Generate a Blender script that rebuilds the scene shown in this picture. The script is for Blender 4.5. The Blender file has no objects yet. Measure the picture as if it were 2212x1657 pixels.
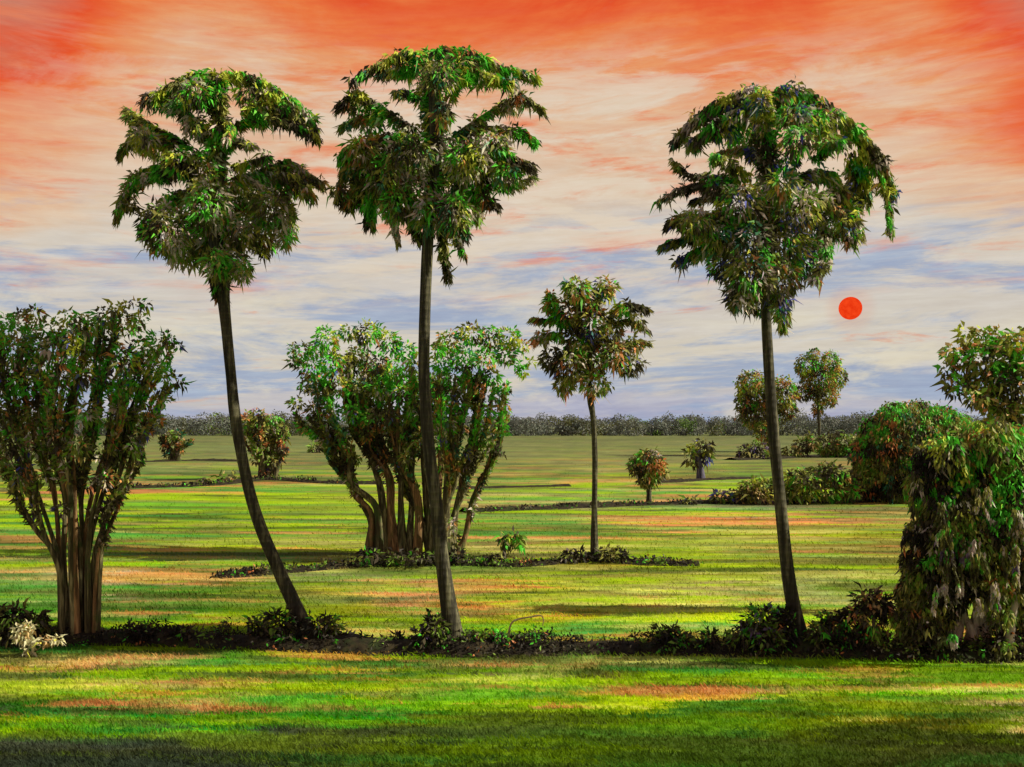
import bpy, math, random
import numpy as np
from mathutils import Vector

random.seed(7)
R = np.random.default_rng(11)
C = bpy.context.scene.collection

# ------------------------------------------------------------------ camera
# measurements were taken on a 2212 x 1657 view of the picture
PW, PH = 2212.0, 1657.0
LENS = 35.0
F = PW * LENS / 36.0
HZ = 918.0            # horizon row
CAMH = 6.0
cam_d = bpy.data.cameras.new('camera')
cam = bpy.data.objects.new('camera', cam_d)
C.objects.link(cam)
cam.location = (0, 0, CAMH)
cam.rotation_euler = (math.radians(90), 0, 0)
cam_d.lens = LENS
cam_d.sensor_width = 36
cam_d.shift_y = (HZ - PH / 2) / PW
cam_d.clip_end = 30000
bpy.context.scene.camera = cam

def at(px, py, Y):
    return np.array([(px - PW / 2) / F * Y, Y, CAMH - (py - HZ) / F * Y])
def gdist(py):                       # distance of the ground seen at row py
    return CAMH * F / (py - HZ)
def lin(c):
    c = np.asarray(c, float) / 255.0
    return np.where(c <= 0.04045, c / 12.92, ((c + 0.055) / 1.055) ** 2.4)

# ------------------------------------------------------------------ noise
def _hash(ix, iy, iz):
    h = (ix * 374761393 + iy * 668265263 + iz * 2147483647 + 1013904223) & 0xffffffff
    h = ((h ^ (h >> 13)) * 1274126177) & 0xffffffff
    h = ((h ^ (h >> 15)) * 2246822519) & 0xffffffff
    return ((h ^ (h >> 16)) & 0xffffff) / float(0xffffff)
def vnoise(p):
    i = np.floor(p).astype(np.int64)
    f = p - i
    f = f * f * (3 - 2 * f)
    r = 0
    for dx in (0, 1):
        for dy in (0, 1):
            for dz in (0, 1):
                w = (f[:, 0] if dx else 1 - f[:, 0]) * (f[:, 1] if dy else 1 - f[:, 1]) * (f[:, 2] if dz else 1 - f[:, 2])
                r = r + w * _hash(i[:, 0] + dx, i[:, 1] + dy, i[:, 2] + dz)
    return r
def fbm(p, oct=4, rough=0.5):
    a, s, t = 1.0, 0, 0
    q = np.array(p, float)
    for k in range(oct):
        s = s + a * vnoise(q + 19.7 * k)
        t += a
        a *= rough
        q = q * 2.03
    return s / t
def rank(v):
    r = np.empty(len(v))
    r[np.argsort(v)] = (np.arange(len(v)) + 0.5) / max(1, len(v))
    return r
def norm(v):
    return v / np.maximum(1e-9, np.linalg.norm(v, axis=-1, keepdims=True))

# ------------------------------------------------------------------ node helpers
def new_mat(name):
    m = bpy.data.materials.new(name)
    m.use_nodes = True
    nt = m.node_tree
    nt.nodes.clear()
    return m, nt
def nd(nt, typ, **kw):
    n = nt.nodes.new(typ)
    for k, v in kw.items():
        if k.startswith('i_'):
            key = k[2:]
            n.inputs[int(key) if key.isdigit() else key].default_value = v
        else:
            setattr(n, k, v)
    return n
def math_n(nt, op, a, b=None, c=None, clamp=False):
    n = nt.nodes.new('ShaderNodeMath')
    n.operation = op
    n.use_clamp = clamp
    for i, v in enumerate((a, b, c)):
        if v is None:
            continue
        if isinstance(v, (int, float)):
            n.inputs[i].default_value = v
        else:
            nt.links.new(v, n.inputs[i])
    return n.outputs[0]
def smooth(nt, v, a, b):
    n = nt.nodes.new('ShaderNodeMapRange')
    n.interpolation_type = 'SMOOTHSTEP'
    n.inputs['From Min'].default_value = a
    n.inputs['From Max'].default_value = b
    nt.links.new(v, n.inputs['Value'])
    return n.outputs['Result']
def mix_col(nt, fac, a, b, blend='MIX'):
    n = nt.nodes.new('ShaderNodeMix')
    n.data_type = 'RGBA'
    n.blend_type = blend
    def put(sock, v):
        if isinstance(v, (int, float)):
            sock.default_value = v
        elif isinstance(v, (tuple, list, np.ndarray)):
            sock.default_value = (*[float(x) for x in v[:3]], 1)
        else:
            nt.links.new(v, sock)
    put(n.inputs[0], fac)
    put(n.inputs[6], a)
    put(n.inputs[7], b)
    return n.outputs[2]
def comb(nt, x, y, z=0.0):
    n = nt.nodes.new('ShaderNodeCombineXYZ')
    for i, v in enumerate((x, y, z)):
        if isinstance(v, (int, float)):
            n.inputs[i].default_value = v
        else:
            nt.links.new(v, n.inputs[i])
    return n.outputs[0]
def noise_n(nt, vec, scale=1.0, detail=6.0, rough=0.6, dist=0.0):
    n = nt.nodes.new('ShaderNodeTexNoise')
    n.inputs['Scale'].default_value = scale
    n.inputs['Detail'].default_value = detail
    n.inputs['Roughness'].default_value = rough
    n.inputs['Distortion'].default_value = dist
    nt.links.new(vec, n.inputs['Vector'])
    return n.outputs[0]
def ramp(nt, v, stops):
    n = nt.nodes.new('ShaderNodeValToRGB')
    e = n.color_ramp.elements
    while len(e) < len(stops):
        e.new(0.5)
    for i, (p, c) in enumerate(stops):
        e[i].position = p
        e[i].color = (*[float(x) for x in lin(c)], 1)
    nt.links.new(v, n.inputs[0])
    return n.outputs[0]

# ------------------------------------------------------------------ sky
SUN_EL, SUN_AZ = math.radians(33), math.radians(94)      # azimuth measured from the view direction to the right
DISC = np.array([(1837 - PW / 2) / F, 1.0, (HZ - 666) / F])
DISC /= np.linalg.norm(DISC)

W = bpy.data.worlds.new('World')
bpy.context.scene.world = W
W.use_nodes = True
nt = W.node_tree
nt.nodes.clear()
tc = nd(nt, 'ShaderNodeTexCoord')
sp = nd(nt, 'ShaderNodeSeparateXYZ')
nt.links.new(tc.outputs['Generated'], sp.inputs[0])
X, Yv, Z = sp.outputs
az = math_n(nt, 'ARCTAN2', X, Yv)
tilt = math_n(nt, 'ADD', Z, math_n(nt, 'MULTIPLY', math_n(nt, 'SINE', math_n(nt, 'MULTIPLY', az, 2.3)), -0.015))
def skyn(sx, sy, off, detail=8, rough=0.62, dist=0.3):
    return noise_n(nt, comb(nt, math_n(nt, 'MULTIPLY_ADD', az, sx, off), math_n(nt, 'MULTIPLY', tilt, sy), off * 1.7), 1.0, detail, rough, dist)
nA = skyn(3.2, 9.0, 3.1, 9, 0.62, 0.5)
nB = skyn(5.5, 38.0, 11.3, 9, 0.66, 0.35)
nC = skyn(4.2, 26.0, 23.9, 9, 0.66, 0.4)
nD = skyn(6.5, 30.0, 41.2, 9, 0.66, 0.5)
nE = skyn(14.0, 130.0, 57.7, 6, 0.7, 0.3)
h = math_n(nt, 'ADD', Z, math_n(nt, 'MULTIPLY_ADD', nA, 0.20, -0.10))
h = math_n(nt, 'ADD', h, math_n(nt, 'MULTIPLY_ADD', nB, 0.10, -0.05))
# redder towards the sides of the sunset, as the clouds thin out there
side = math_n(nt, 'ADD', smooth(nt, az, -0.30, -0.50), math_n(nt, 'MULTIPLY', smooth(nt, az, 0.36, 0.50), 0.9))
h = math_n(nt, 'ADD', h, math_n(nt, 'MULTIPLY', math_n(nt, 'MULTIPLY', side, smooth(nt, Z, 0.10, 0.24)), 0.115))
sky = ramp(nt, h, [
    (0.000, (166, 170, 204)), (0.035, (190, 190, 208)), (0.075, (218, 210, 198)), (0.135, (213, 206, 202)),
    (0.180, (220, 210, 200)), (0.225, (228, 200, 176)), (0.280, (233, 186, 152)), (0.330, (238, 158, 108)),
    (0.375, (241, 122, 62)), (0.410, (236, 84, 32)), (0.50, (184, 140, 122)), (0.66, (140, 144, 158)), (1.0, (120, 130, 160))])
low = smooth(nt, Z, 0.235, 0.150)
sky = mix_col(nt, math_n(nt, 'MULTIPLY', math_n(nt, 'MULTIPLY', smooth(nt, nC, 0.44, 0.58), low), 0.82), sky, lin((152, 172, 210)))
sky = mix_col(nt, math_n(nt, 'MULTIPLY', math_n(nt, 'MULTIPLY', smooth(nt, nD, 0.50, 0.66), smooth(nt, Z, 0.26, 0.05)), 0.7), sky, lin((232, 224, 206)))
midband = math_n(nt, 'MULTIPLY', smooth(nt, Z, 0.10, 0.20), smooth(nt, Z, 0.42, 0.34))
sky = mix_col(nt, math_n(nt, 'MULTIPLY', math_n(nt, 'MULTIPLY', smooth(nt, nB, 0.50, 0.66), midband), 0.80), sky, lin((240, 122, 74)))
sky = mix_col(nt, math_n(nt, 'MULTIPLY', math_n(nt, 'MULTIPLY', smooth(nt, nD, 0.42, 0.58), math_n(nt, 'MULTIPLY', math_n(nt, 'MULTIPLY', midband, smooth(nt, Z, 0.375, 0.30)), smooth(nt, math_n(nt, 'ABSOLUTE', az), 0.60, 0.12))), 0.9), sky, lin((232, 216, 198)))
# red shreds of cloud low down
lowred = math_n(nt, 'MULTIPLY', smooth(nt, Z, 0.0, 0.03), smooth(nt, Z, 0.22, 0.10))
sky = mix_col(nt, math_n(nt, 'MULTIPLY', math_n(nt, 'MULTIPLY', smooth(nt, nB, 0.60, 0.70), lowred), 0.7), sky, lin((232, 150, 118)))
# flaming patch of cloud on the right
ra = math_n(nt, 'DIVIDE', math_n(nt, 'SUBTRACT', az, 0.515), 0.05)
rb = math_n(nt, 'DIVIDE', math_n(nt, 'SUBTRACT', Z, 0.262), 0.03)
rr = math_n(nt, 'ADD', math_n(nt, 'MULTIPLY', ra, ra), math_n(nt, 'MULTIPLY', rb, rb))
rr = math_n(nt, 'ADD', rr, math_n(nt, 'MULTIPLY_ADD', nB, 4.0, -2.0))
sky = mix_col(nt, math_n(nt, 'MULTIPLY', smooth(nt, rr, 2.2, 0.2), 0.85), sky, lin((240, 92, 36)))
# warm air round the sun
dv = nd(nt, 'ShaderNodeVectorMath', operation='DOT_PRODUCT')
nt.links.new(tc.outputs['Generated'], dv.inputs[0])
dv.inputs[1].default_value = tuple(DISC)
sky = mix_col(nt, math_n(nt, 'MULTIPLY', smooth(nt, dv.outputs['Value'], 0.99965, 0.99995), 0.22), sky, lin((226, 150, 120)))
# fine wisps
sky = mix_col(nt, 0.42, sky, mix_col(nt, 1.0, sky, ramp(nt, nE, [(0.25, (150, 150, 150)), (0.5, (188, 188, 188)), (0.75, (226, 226, 226))]), 'OVERLAY'))
nis = nd(nt, 'ShaderNodeTexSky', sky_type='NISHITA', sun_disc=False, sun_elevation=SUN_EL, sun_rotation=SUN_AZ)
nis_c = mix_col(nt, 1.0, nis.outputs[0], (0.1, 0.1, 0.1), 'MULTIPLY')
sky = mix_col(nt, 0.96, nis_c, sky)
sky = mix_col(nt, 1.0, sky, (0.95, 0.935, 0.875), 'MULTIPLY')
bg = nd(nt, 'ShaderNodeBackground')
nt.links.new(sky, bg.inputs[0])
bg.inputs[1].default_value = 0.757
wo = nd(nt, 'ShaderNodeOutputWorld')
nt.links.new(bg.outputs[0], wo.inputs[0])

sd = bpy.data.lights.new('sunlight', 'SUN')
sd.energy = 5.0
sd.angle = math.radians(0.6)
sd.color = (1.0, 0.88, 0.69)
so = bpy.data.objects.new('sunlight', sd)
C.objects.link(so)
sdir = Vector((math.sin(SUN_AZ) * math.cos(SUN_EL), math.cos(SUN_AZ) * math.cos(SUN_EL), math.sin(SUN_EL)))
so.rotation_euler = sdir.to_track_quat('Z', 'Y').to_euler()

# ------------------------------------------------------------------ object helpers
def link(name, me, mat, parent=None):
    o = bpy.data.objects.new(name, me)
    C.objects.link(o)
    if mat:
        me.materials.append(mat)
    if parent:
        o.parent = parent
    return o
def thing(name, label, cat, loc, group=None):
    o = bpy.data.objects.new(name, None)
    C.objects.link(o)
    o.location = [float(v) for v in loc]
    o.empty_display_size = 0.3
    o['label'] = label
    o['category'] = cat
    if group:
        o['group'] = group
    return o
def mesh_from(name, V, Fc, col=None, sm=False):
    """V (n,3); Fc (m,k) uniform faces; col (n,3) linear colours per vertex"""
    me = bpy.data.meshes.new(name)
    Fc = np.asarray(Fc, np.int32)
    n, m, k = len(V), len(Fc), Fc.shape[1]
    me.vertices.add(n)
    me.vertices.foreach_set('co', np.asarray(V, np.float32).ravel())
    me.loops.add(m * k)
    me.loops.foreach_set('vertex_index', Fc.ravel())
    me.polygons.add(m)
    me.polygons.foreach_set('loop_start', np.arange(0, m * k, k, dtype=np.int32))
    me.polygons.foreach_set('loop_total', np.full(m, k, np.int32))
    if sm:
        me.polygons.foreach_set('use_smooth', np.ones(m, bool))
    if col is not None:
        ca = me.color_attributes.new('tint', 'FLOAT_COLOR', 'POINT')
        ca.data.foreach_set('color', np.concatenate([col, np.ones((n, 1))], 1).astype(np.float32).ravel())
    me.update()
    me.validate()
    return me

# ------------------------------------------------------------------ materials
def leaf_material():
    m, nt = new_mat('leaf')
    a = nd(nt, 'ShaderNodeAttribute', attribute_name='tint')
    geo = nd(nt, 'ShaderNodeTexCoord')
    n = noise_n(nt, geo.outputs['Object'], 9.0, 4, 0.6)
    c = mix_col(nt, 1.0, a.outputs['Color'], ramp(nt, n, [(0.3, (205, 205, 205)), (0.7, (255, 255, 255))]), 'MULTIPLY')
    d = nd(nt, 'ShaderNodeBsdfPrincipled')
    nt.links.new(c, d.inputs['Base Color'])
    d.inputs['Roughness'].default_value = 0.62
    d.inputs['Specular IOR Level'].default_value = 0.25
    t = nd(nt, 'ShaderNodeBsdfTranslucent')
    nt.links.new(c, t.inputs[0])
    mx = nd(nt, 'ShaderNodeMixShader')
    mx.inputs[0].default_value = 0.25
    nt.links.new(d.outputs[0], mx.inputs[1])
    nt.links.new(t.outputs[0], mx.inputs[2])
    o = nd(nt, 'ShaderNodeOutputMaterial')
    nt.links.new(mx.outputs[0], o.inputs[0])
    return m
LEAF = leaf_material()

def bark_material(name, c1, c2, c3, sx=10.0, sz=1.2, rings=False, bump=0.6, c4=None):
    m, nt = new_mat(name)
    tcn = nd(nt, 'ShaderNodeTexCoord')
    mp = nd(nt, 'ShaderNodeMapping')
    mp.inputs['Scale'].default_value = (sx, sx, sz)
    nt.links.new(tcn.outputs['Object'], mp.inputs[0])
    n1 = noise_n(nt, mp.outputs[0], 1.0, 8, 0.65, 0.4)
    n2 = noise_n(nt, tcn.outputs['Object'], 1.3, 5, 0.6)
    c = ramp(nt, n1, [(0.32, c1), (0.5, c2), (0.68, c3)])
    if c4 is not None:
        c = mix_col(nt, math_n(nt, 'MULTIPLY', smooth(nt, n2, 0.52, 0.66), 0.8), c, lin(c4))
    hgt = n1
    if rings:
        s = nd(nt, 'ShaderNodeSeparateXYZ')
        nt.links.new(tcn.outputs['Object'], s.inputs[0])
        w = math_n(nt, 'MULTIPLY_ADD', n2, 5.0, math_n(nt, 'MULTIPLY', s.outputs[2], 31.0))
        sw = math_n(nt, 'SINE', w)
        hgt = math_n(nt, 'MULTIPLY_ADD', sw, 0.16, n1)
        c = mix_col(nt, math_n(nt, 'MULTIPLY', math_n(nt, 'MULTIPLY', smooth(nt, sw, 0.5, 0.95), smooth(nt, n1, 0.42, 0.58)), 0.16), c, lin((132, 128, 104)))
    bp = nd(nt, 'ShaderNodeBump')
    bp.inputs['Strength'].default_value = bump
    bp.inputs['Distance'].default_value = 0.06
    nt.links.new(hgt, bp.inputs['Height'])
    d = nd(nt, 'ShaderNodeBsdfPrincipled')
    d.inputs['Roughness'].default_value = 0.85
    d.inputs['Specular IOR Level'].default_value = 0.2
    nt.links.new(c, d.inputs['Base Color'])
    nt.links.new(bp.outputs[0], d.inputs['Normal'])
    o = nd(nt, 'ShaderNodeOutputMaterial')
    nt.links.new(d.outputs[0], o.inputs[0])
    return m
PALMBARK = bark_material('palm_bark', (34, 33, 26), (58, 58, 45), (112, 112, 84), 9, 0.9, True, 0.5)
STEMBARK = bark_material('stem_bark', (36, 33, 24), (78, 75, 50), (164, 160, 116), 9, 0.7, False, 0.9, (62, 84, 40))
WARMBARK = bark_material('warm_bark', (46, 38, 28), (112, 88, 58), (184, 150, 104), 9, 0.7, False, 0.9, (78, 92, 44))
PALEBARK = bark_material('pale_bark', (92, 86, 76), (172, 164, 150), (214, 206, 190), 8, 1.0, False, 0.7)
BLUEBARK = bark_material('blue_bark', (44, 44, 58), (82, 82, 104), (122, 118, 128), 5, 0.8, False, 0.6)

# ------------------------------------------------------------------ leaves
PAL = {
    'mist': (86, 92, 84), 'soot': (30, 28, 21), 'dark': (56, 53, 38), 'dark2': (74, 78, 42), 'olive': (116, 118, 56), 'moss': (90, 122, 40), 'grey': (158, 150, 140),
    'green': (66, 184, 36), 'lime': (156, 178, 52), 'orange': (214, 112, 66), 'rust': (166, 104, 62),
    'blue': (58, 62, 138), 'violet': (92, 78, 110), 'teal': (46, 110, 84), 'tan': (150, 128, 86), 'cream': (176, 170, 126)}
LPAL = {k: np.minimum(lin(v) * 2.15, 0.8) for k, v in PAL.items()}
def leaf_colours(P, base, accents, cl, young=0.0):
    """base: [(name, share)...] in clumps of size cl metres; accents: [(name, share)...] laid over as patches"""
    n = len(P)
    q = P / cl
    r = rank(0.8 * rank(fbm(q + 3.3, 4, 0.65)) + 0.2 * R.random(n))
    col = np.zeros((n, 3))
    s = 0.0
    tot = sum(x for _, x in base)
    for nm, sh in base:
        sel = (r >= s) & (r <= s + sh / tot + 1e-9)
        col[sel] = LPAL[nm]
        s += sh / tot
    for k, (nm, sh) in enumerate(accents):
        hz_ = rank(P[:, 2]) * young if nm in ('green', 'lime') else 0  # green and lime leaves get commoner with height
        rr = rank(hz_ + 0.9 * rank(fbm(q * 1.4 + 31.7 * (k + 1), 3, 0.6)) + 0.1 * R.random(n))
        if nm in ('blue', 'violet', 'orange', 'rust', 'grey'):
            sh = sh * 0.75
        sel = rr > 1 - sh
        f = 0.55 + 0.45 * R.random((int(sel.sum()), 1))
        col[sel] = LPAL[nm] * f + col[sel] * (1 - f)
    col *= (0.80 + 0.40 * R.random((n, 1)))
    col *= (0.93 + 0.14 * R.random((n, 3)))
    return np.clip(col, 0.004, 0.85)

class Leaves:
    def __init__(self):
        self.p, self.d, self.L, self.W = [], [], [], []
    def add(self, p, d, L, W):
        self.p.append(p)
        self.d.append(norm(d))
        self.L.append(np.broadcast_to(L, len(p)).astype(float))
        self.W.append(np.broadcast_to(W, len(p)).astype(float))
    def blob(self, c, rad, n, L, W, droop=0.5, shell=0.45, out=0.8):
        """leaves through an ellipsoid"""
        u = norm(R.normal(size=(n, 3)))
        r = (shell + (1 - shell) * R.random((n, 1)) ** 0.6) * np.where(R.random((n, 1)) < 0.12, 1.16, 1.0)
        p = c + u * r * np.asarray(rad)
        d = u * out + R.normal(size=(n, 3)) * 0.55 + np.array([0, 0, -droop])
        k = (0.6 + 0.8 * R.random(n)) * np.where(R.random(n) < 0.10, 1.7, 1.0)
        self.add(p, d, L * k, W * (0.7 + 0.6 * R.random(n)))
    def frond(self, pts, w, n, L, W, droop=0.8):
        """leaflets along a drooping spine; pts (k,3), w half width (start, end)"""
        pts = np.asarray(pts)
        seg = np.linalg.norm(np.diff(pts, axis=0), axis=1)
        cum = np.concatenate([[0], np.cumsum(seg)]) / seg.sum()
        t = R.random(n) ** 0.9
        P = np.stack([np.interp(t, cum, pts[:, k]) for k in range(3)], 1)
        T = np.stack([np.interp(np.clip(t + 0.06, 0, 1), cum, pts[:, k]) - np.interp(np.clip(t - 0.06, 0, 1), cum, pts[:, k]) for k in range(3)], 1)
        T = norm(T)
        up = np.array([0, 0, 1.0])
        side = norm(np.cross(T, up) + 1e-4)
        nrm = np.cross(side, T)
        ww = w[0] + (w[1] - w[0]) * t
        s = np.where(R.random(n) < 0.5, -1, 1)
        a = R.random(n)
        hang = ww * (R.random(n) ** 1.1)
        P = P + side * (s * ww * 0.7 * a)[:, None] + np.array([0, 0, -1]) * (hang * 0.95 - ww * 0.35)[:, None]
        d = T * (0.5 + 0.5 * R.random((n, 1))) + side * (s * 0.6 * R.random(n))[:, None] + nrm * (R.normal(size=n) * 0.25)[:, None] + np.array([0, 0, -droop]) * (0.3 + R.random((n, 1)))
        k = 0.6 + 0.9 * R.random(n)
        self.add(P, d, L * k, W * (0.7 + 0.6 * R.random(n)))
    def build(self, name, origin, parent, base, accents, cl, curl=0.18, young=0.0):
        p = np.concatenate(self.p); d = np.concatenate(self.d)
        L = np.concatenate(self.L)[:, None]; Wd = np.concatenate(self.W)[:, None]
        n = len(p)
        rv = norm(R.normal(size=(n, 3)))
        s = norm(np.cross(d, rv))
        nn = np.cross(s, d)
        col = leaf_colours(p, base, accents, cl, young)
        o = np.asarray(origin)
        a = p - o
        mid = a + d * L * 0.42
        v0 = a
        v1 = mid + s * Wd * 0.5 + nn * L * curl * 0.6
        v2 = a + d * L + np.array([0, 0, -1]) * L * curl - nn * L * curl * 0.5
        v3 = mid - s * Wd * 0.5 + nn * L * curl * 0.6
        V = np.stack([v0, v1, v2, v3], 1).reshape(-1, 3)
        Fc = np.arange(n * 4).reshape(n, 4)
        me = mesh_from(name, V, Fc, np.repeat(col, 4, 0))
        return link(name, me, LEAF, parent)

# ------------------------------------------------------------------ tubes
def smooth_path(pts, sub):
    pts = np.asarray(pts, float)
    out = []
    n = len(pts)
    for i in range(n - 1):
        p0, p1, p2, p3 = pts[max(i - 1, 0)], pts[i], pts[i + 1], pts[min(i + 2, n - 1)]
        for k in range(sub):
            t = k / sub
            out.append(0.5 * ((2 * p1) + (-p0 + p2) * t + (2 * p0 - 5 * p1 + 4 * p2 - p3) * t * t + (-p0 + 3 * p1 - 3 * p2 + p3) * t ** 3))
    out.append(pts[-1])
    return np.array(out)
def tube_geo(pts, rad, seg=12, sub=5, wob=0.12, flute=0, seed=0.0):
    pr = smooth_path(np.concatenate([np.asarray(pts, float), np.asarray(rad, float)[:, None]], 1), sub)
    P, r = pr[:, :3], np.maximum(0.003, pr[:, 3])
    T = norm(np.gradient(P, axis=0))
    ref = np.array([0.0, 1.0, 0.0])
    S = norm(np.cross(T, ref))
    B = np.cross(S, T)
    a = np.linspace(0, 2 * math.pi, seg, endpoint=False)
    ring = P[:, None] + (np.cos(a)[None, :, None] * S[:, None] + np.sin(a)[None, :, None] * B[:, None]) * r[:, None, None]
    V = ring.reshape(-1, 3)
    cen = np.repeat(P, seg, 0)
    off = V - cen
    nz = fbm(V * np.array([6, 6, 1.5]) / max(0.05, r.max()) * 0.12 + seed, 3) - 0.5
    fl = 0
    if flute:
        aa = np.tile(a, len(P))
        hh = np.repeat(np.linspace(0, 1, len(P)), seg)
        fl = 0.16 * np.sin(aa * flute + seed + hh * 2.0) * (1 - 0.6 * hh)
    V = cen + off * (1 + wob * 2 * nz + fl)[:, None]
    m = len(P)
    i = np.arange(m - 1)[:, None] * seg
    j = np.arange(seg)[None, :]
    j2 = (j + 1) % seg
    Fc = np.stack([i + j, i + j2, i + seg + j2, i + seg + j], -1).reshape(-1, 4)
    return V, Fc
def tube(name, pts, rad, origin, parent, mat, **kw):
    V, Fc = tube_geo(pts, rad, **kw)
    return link(name, mesh_from(name, V - np.asarray(origin), Fc, None, True), mat, parent)

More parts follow.
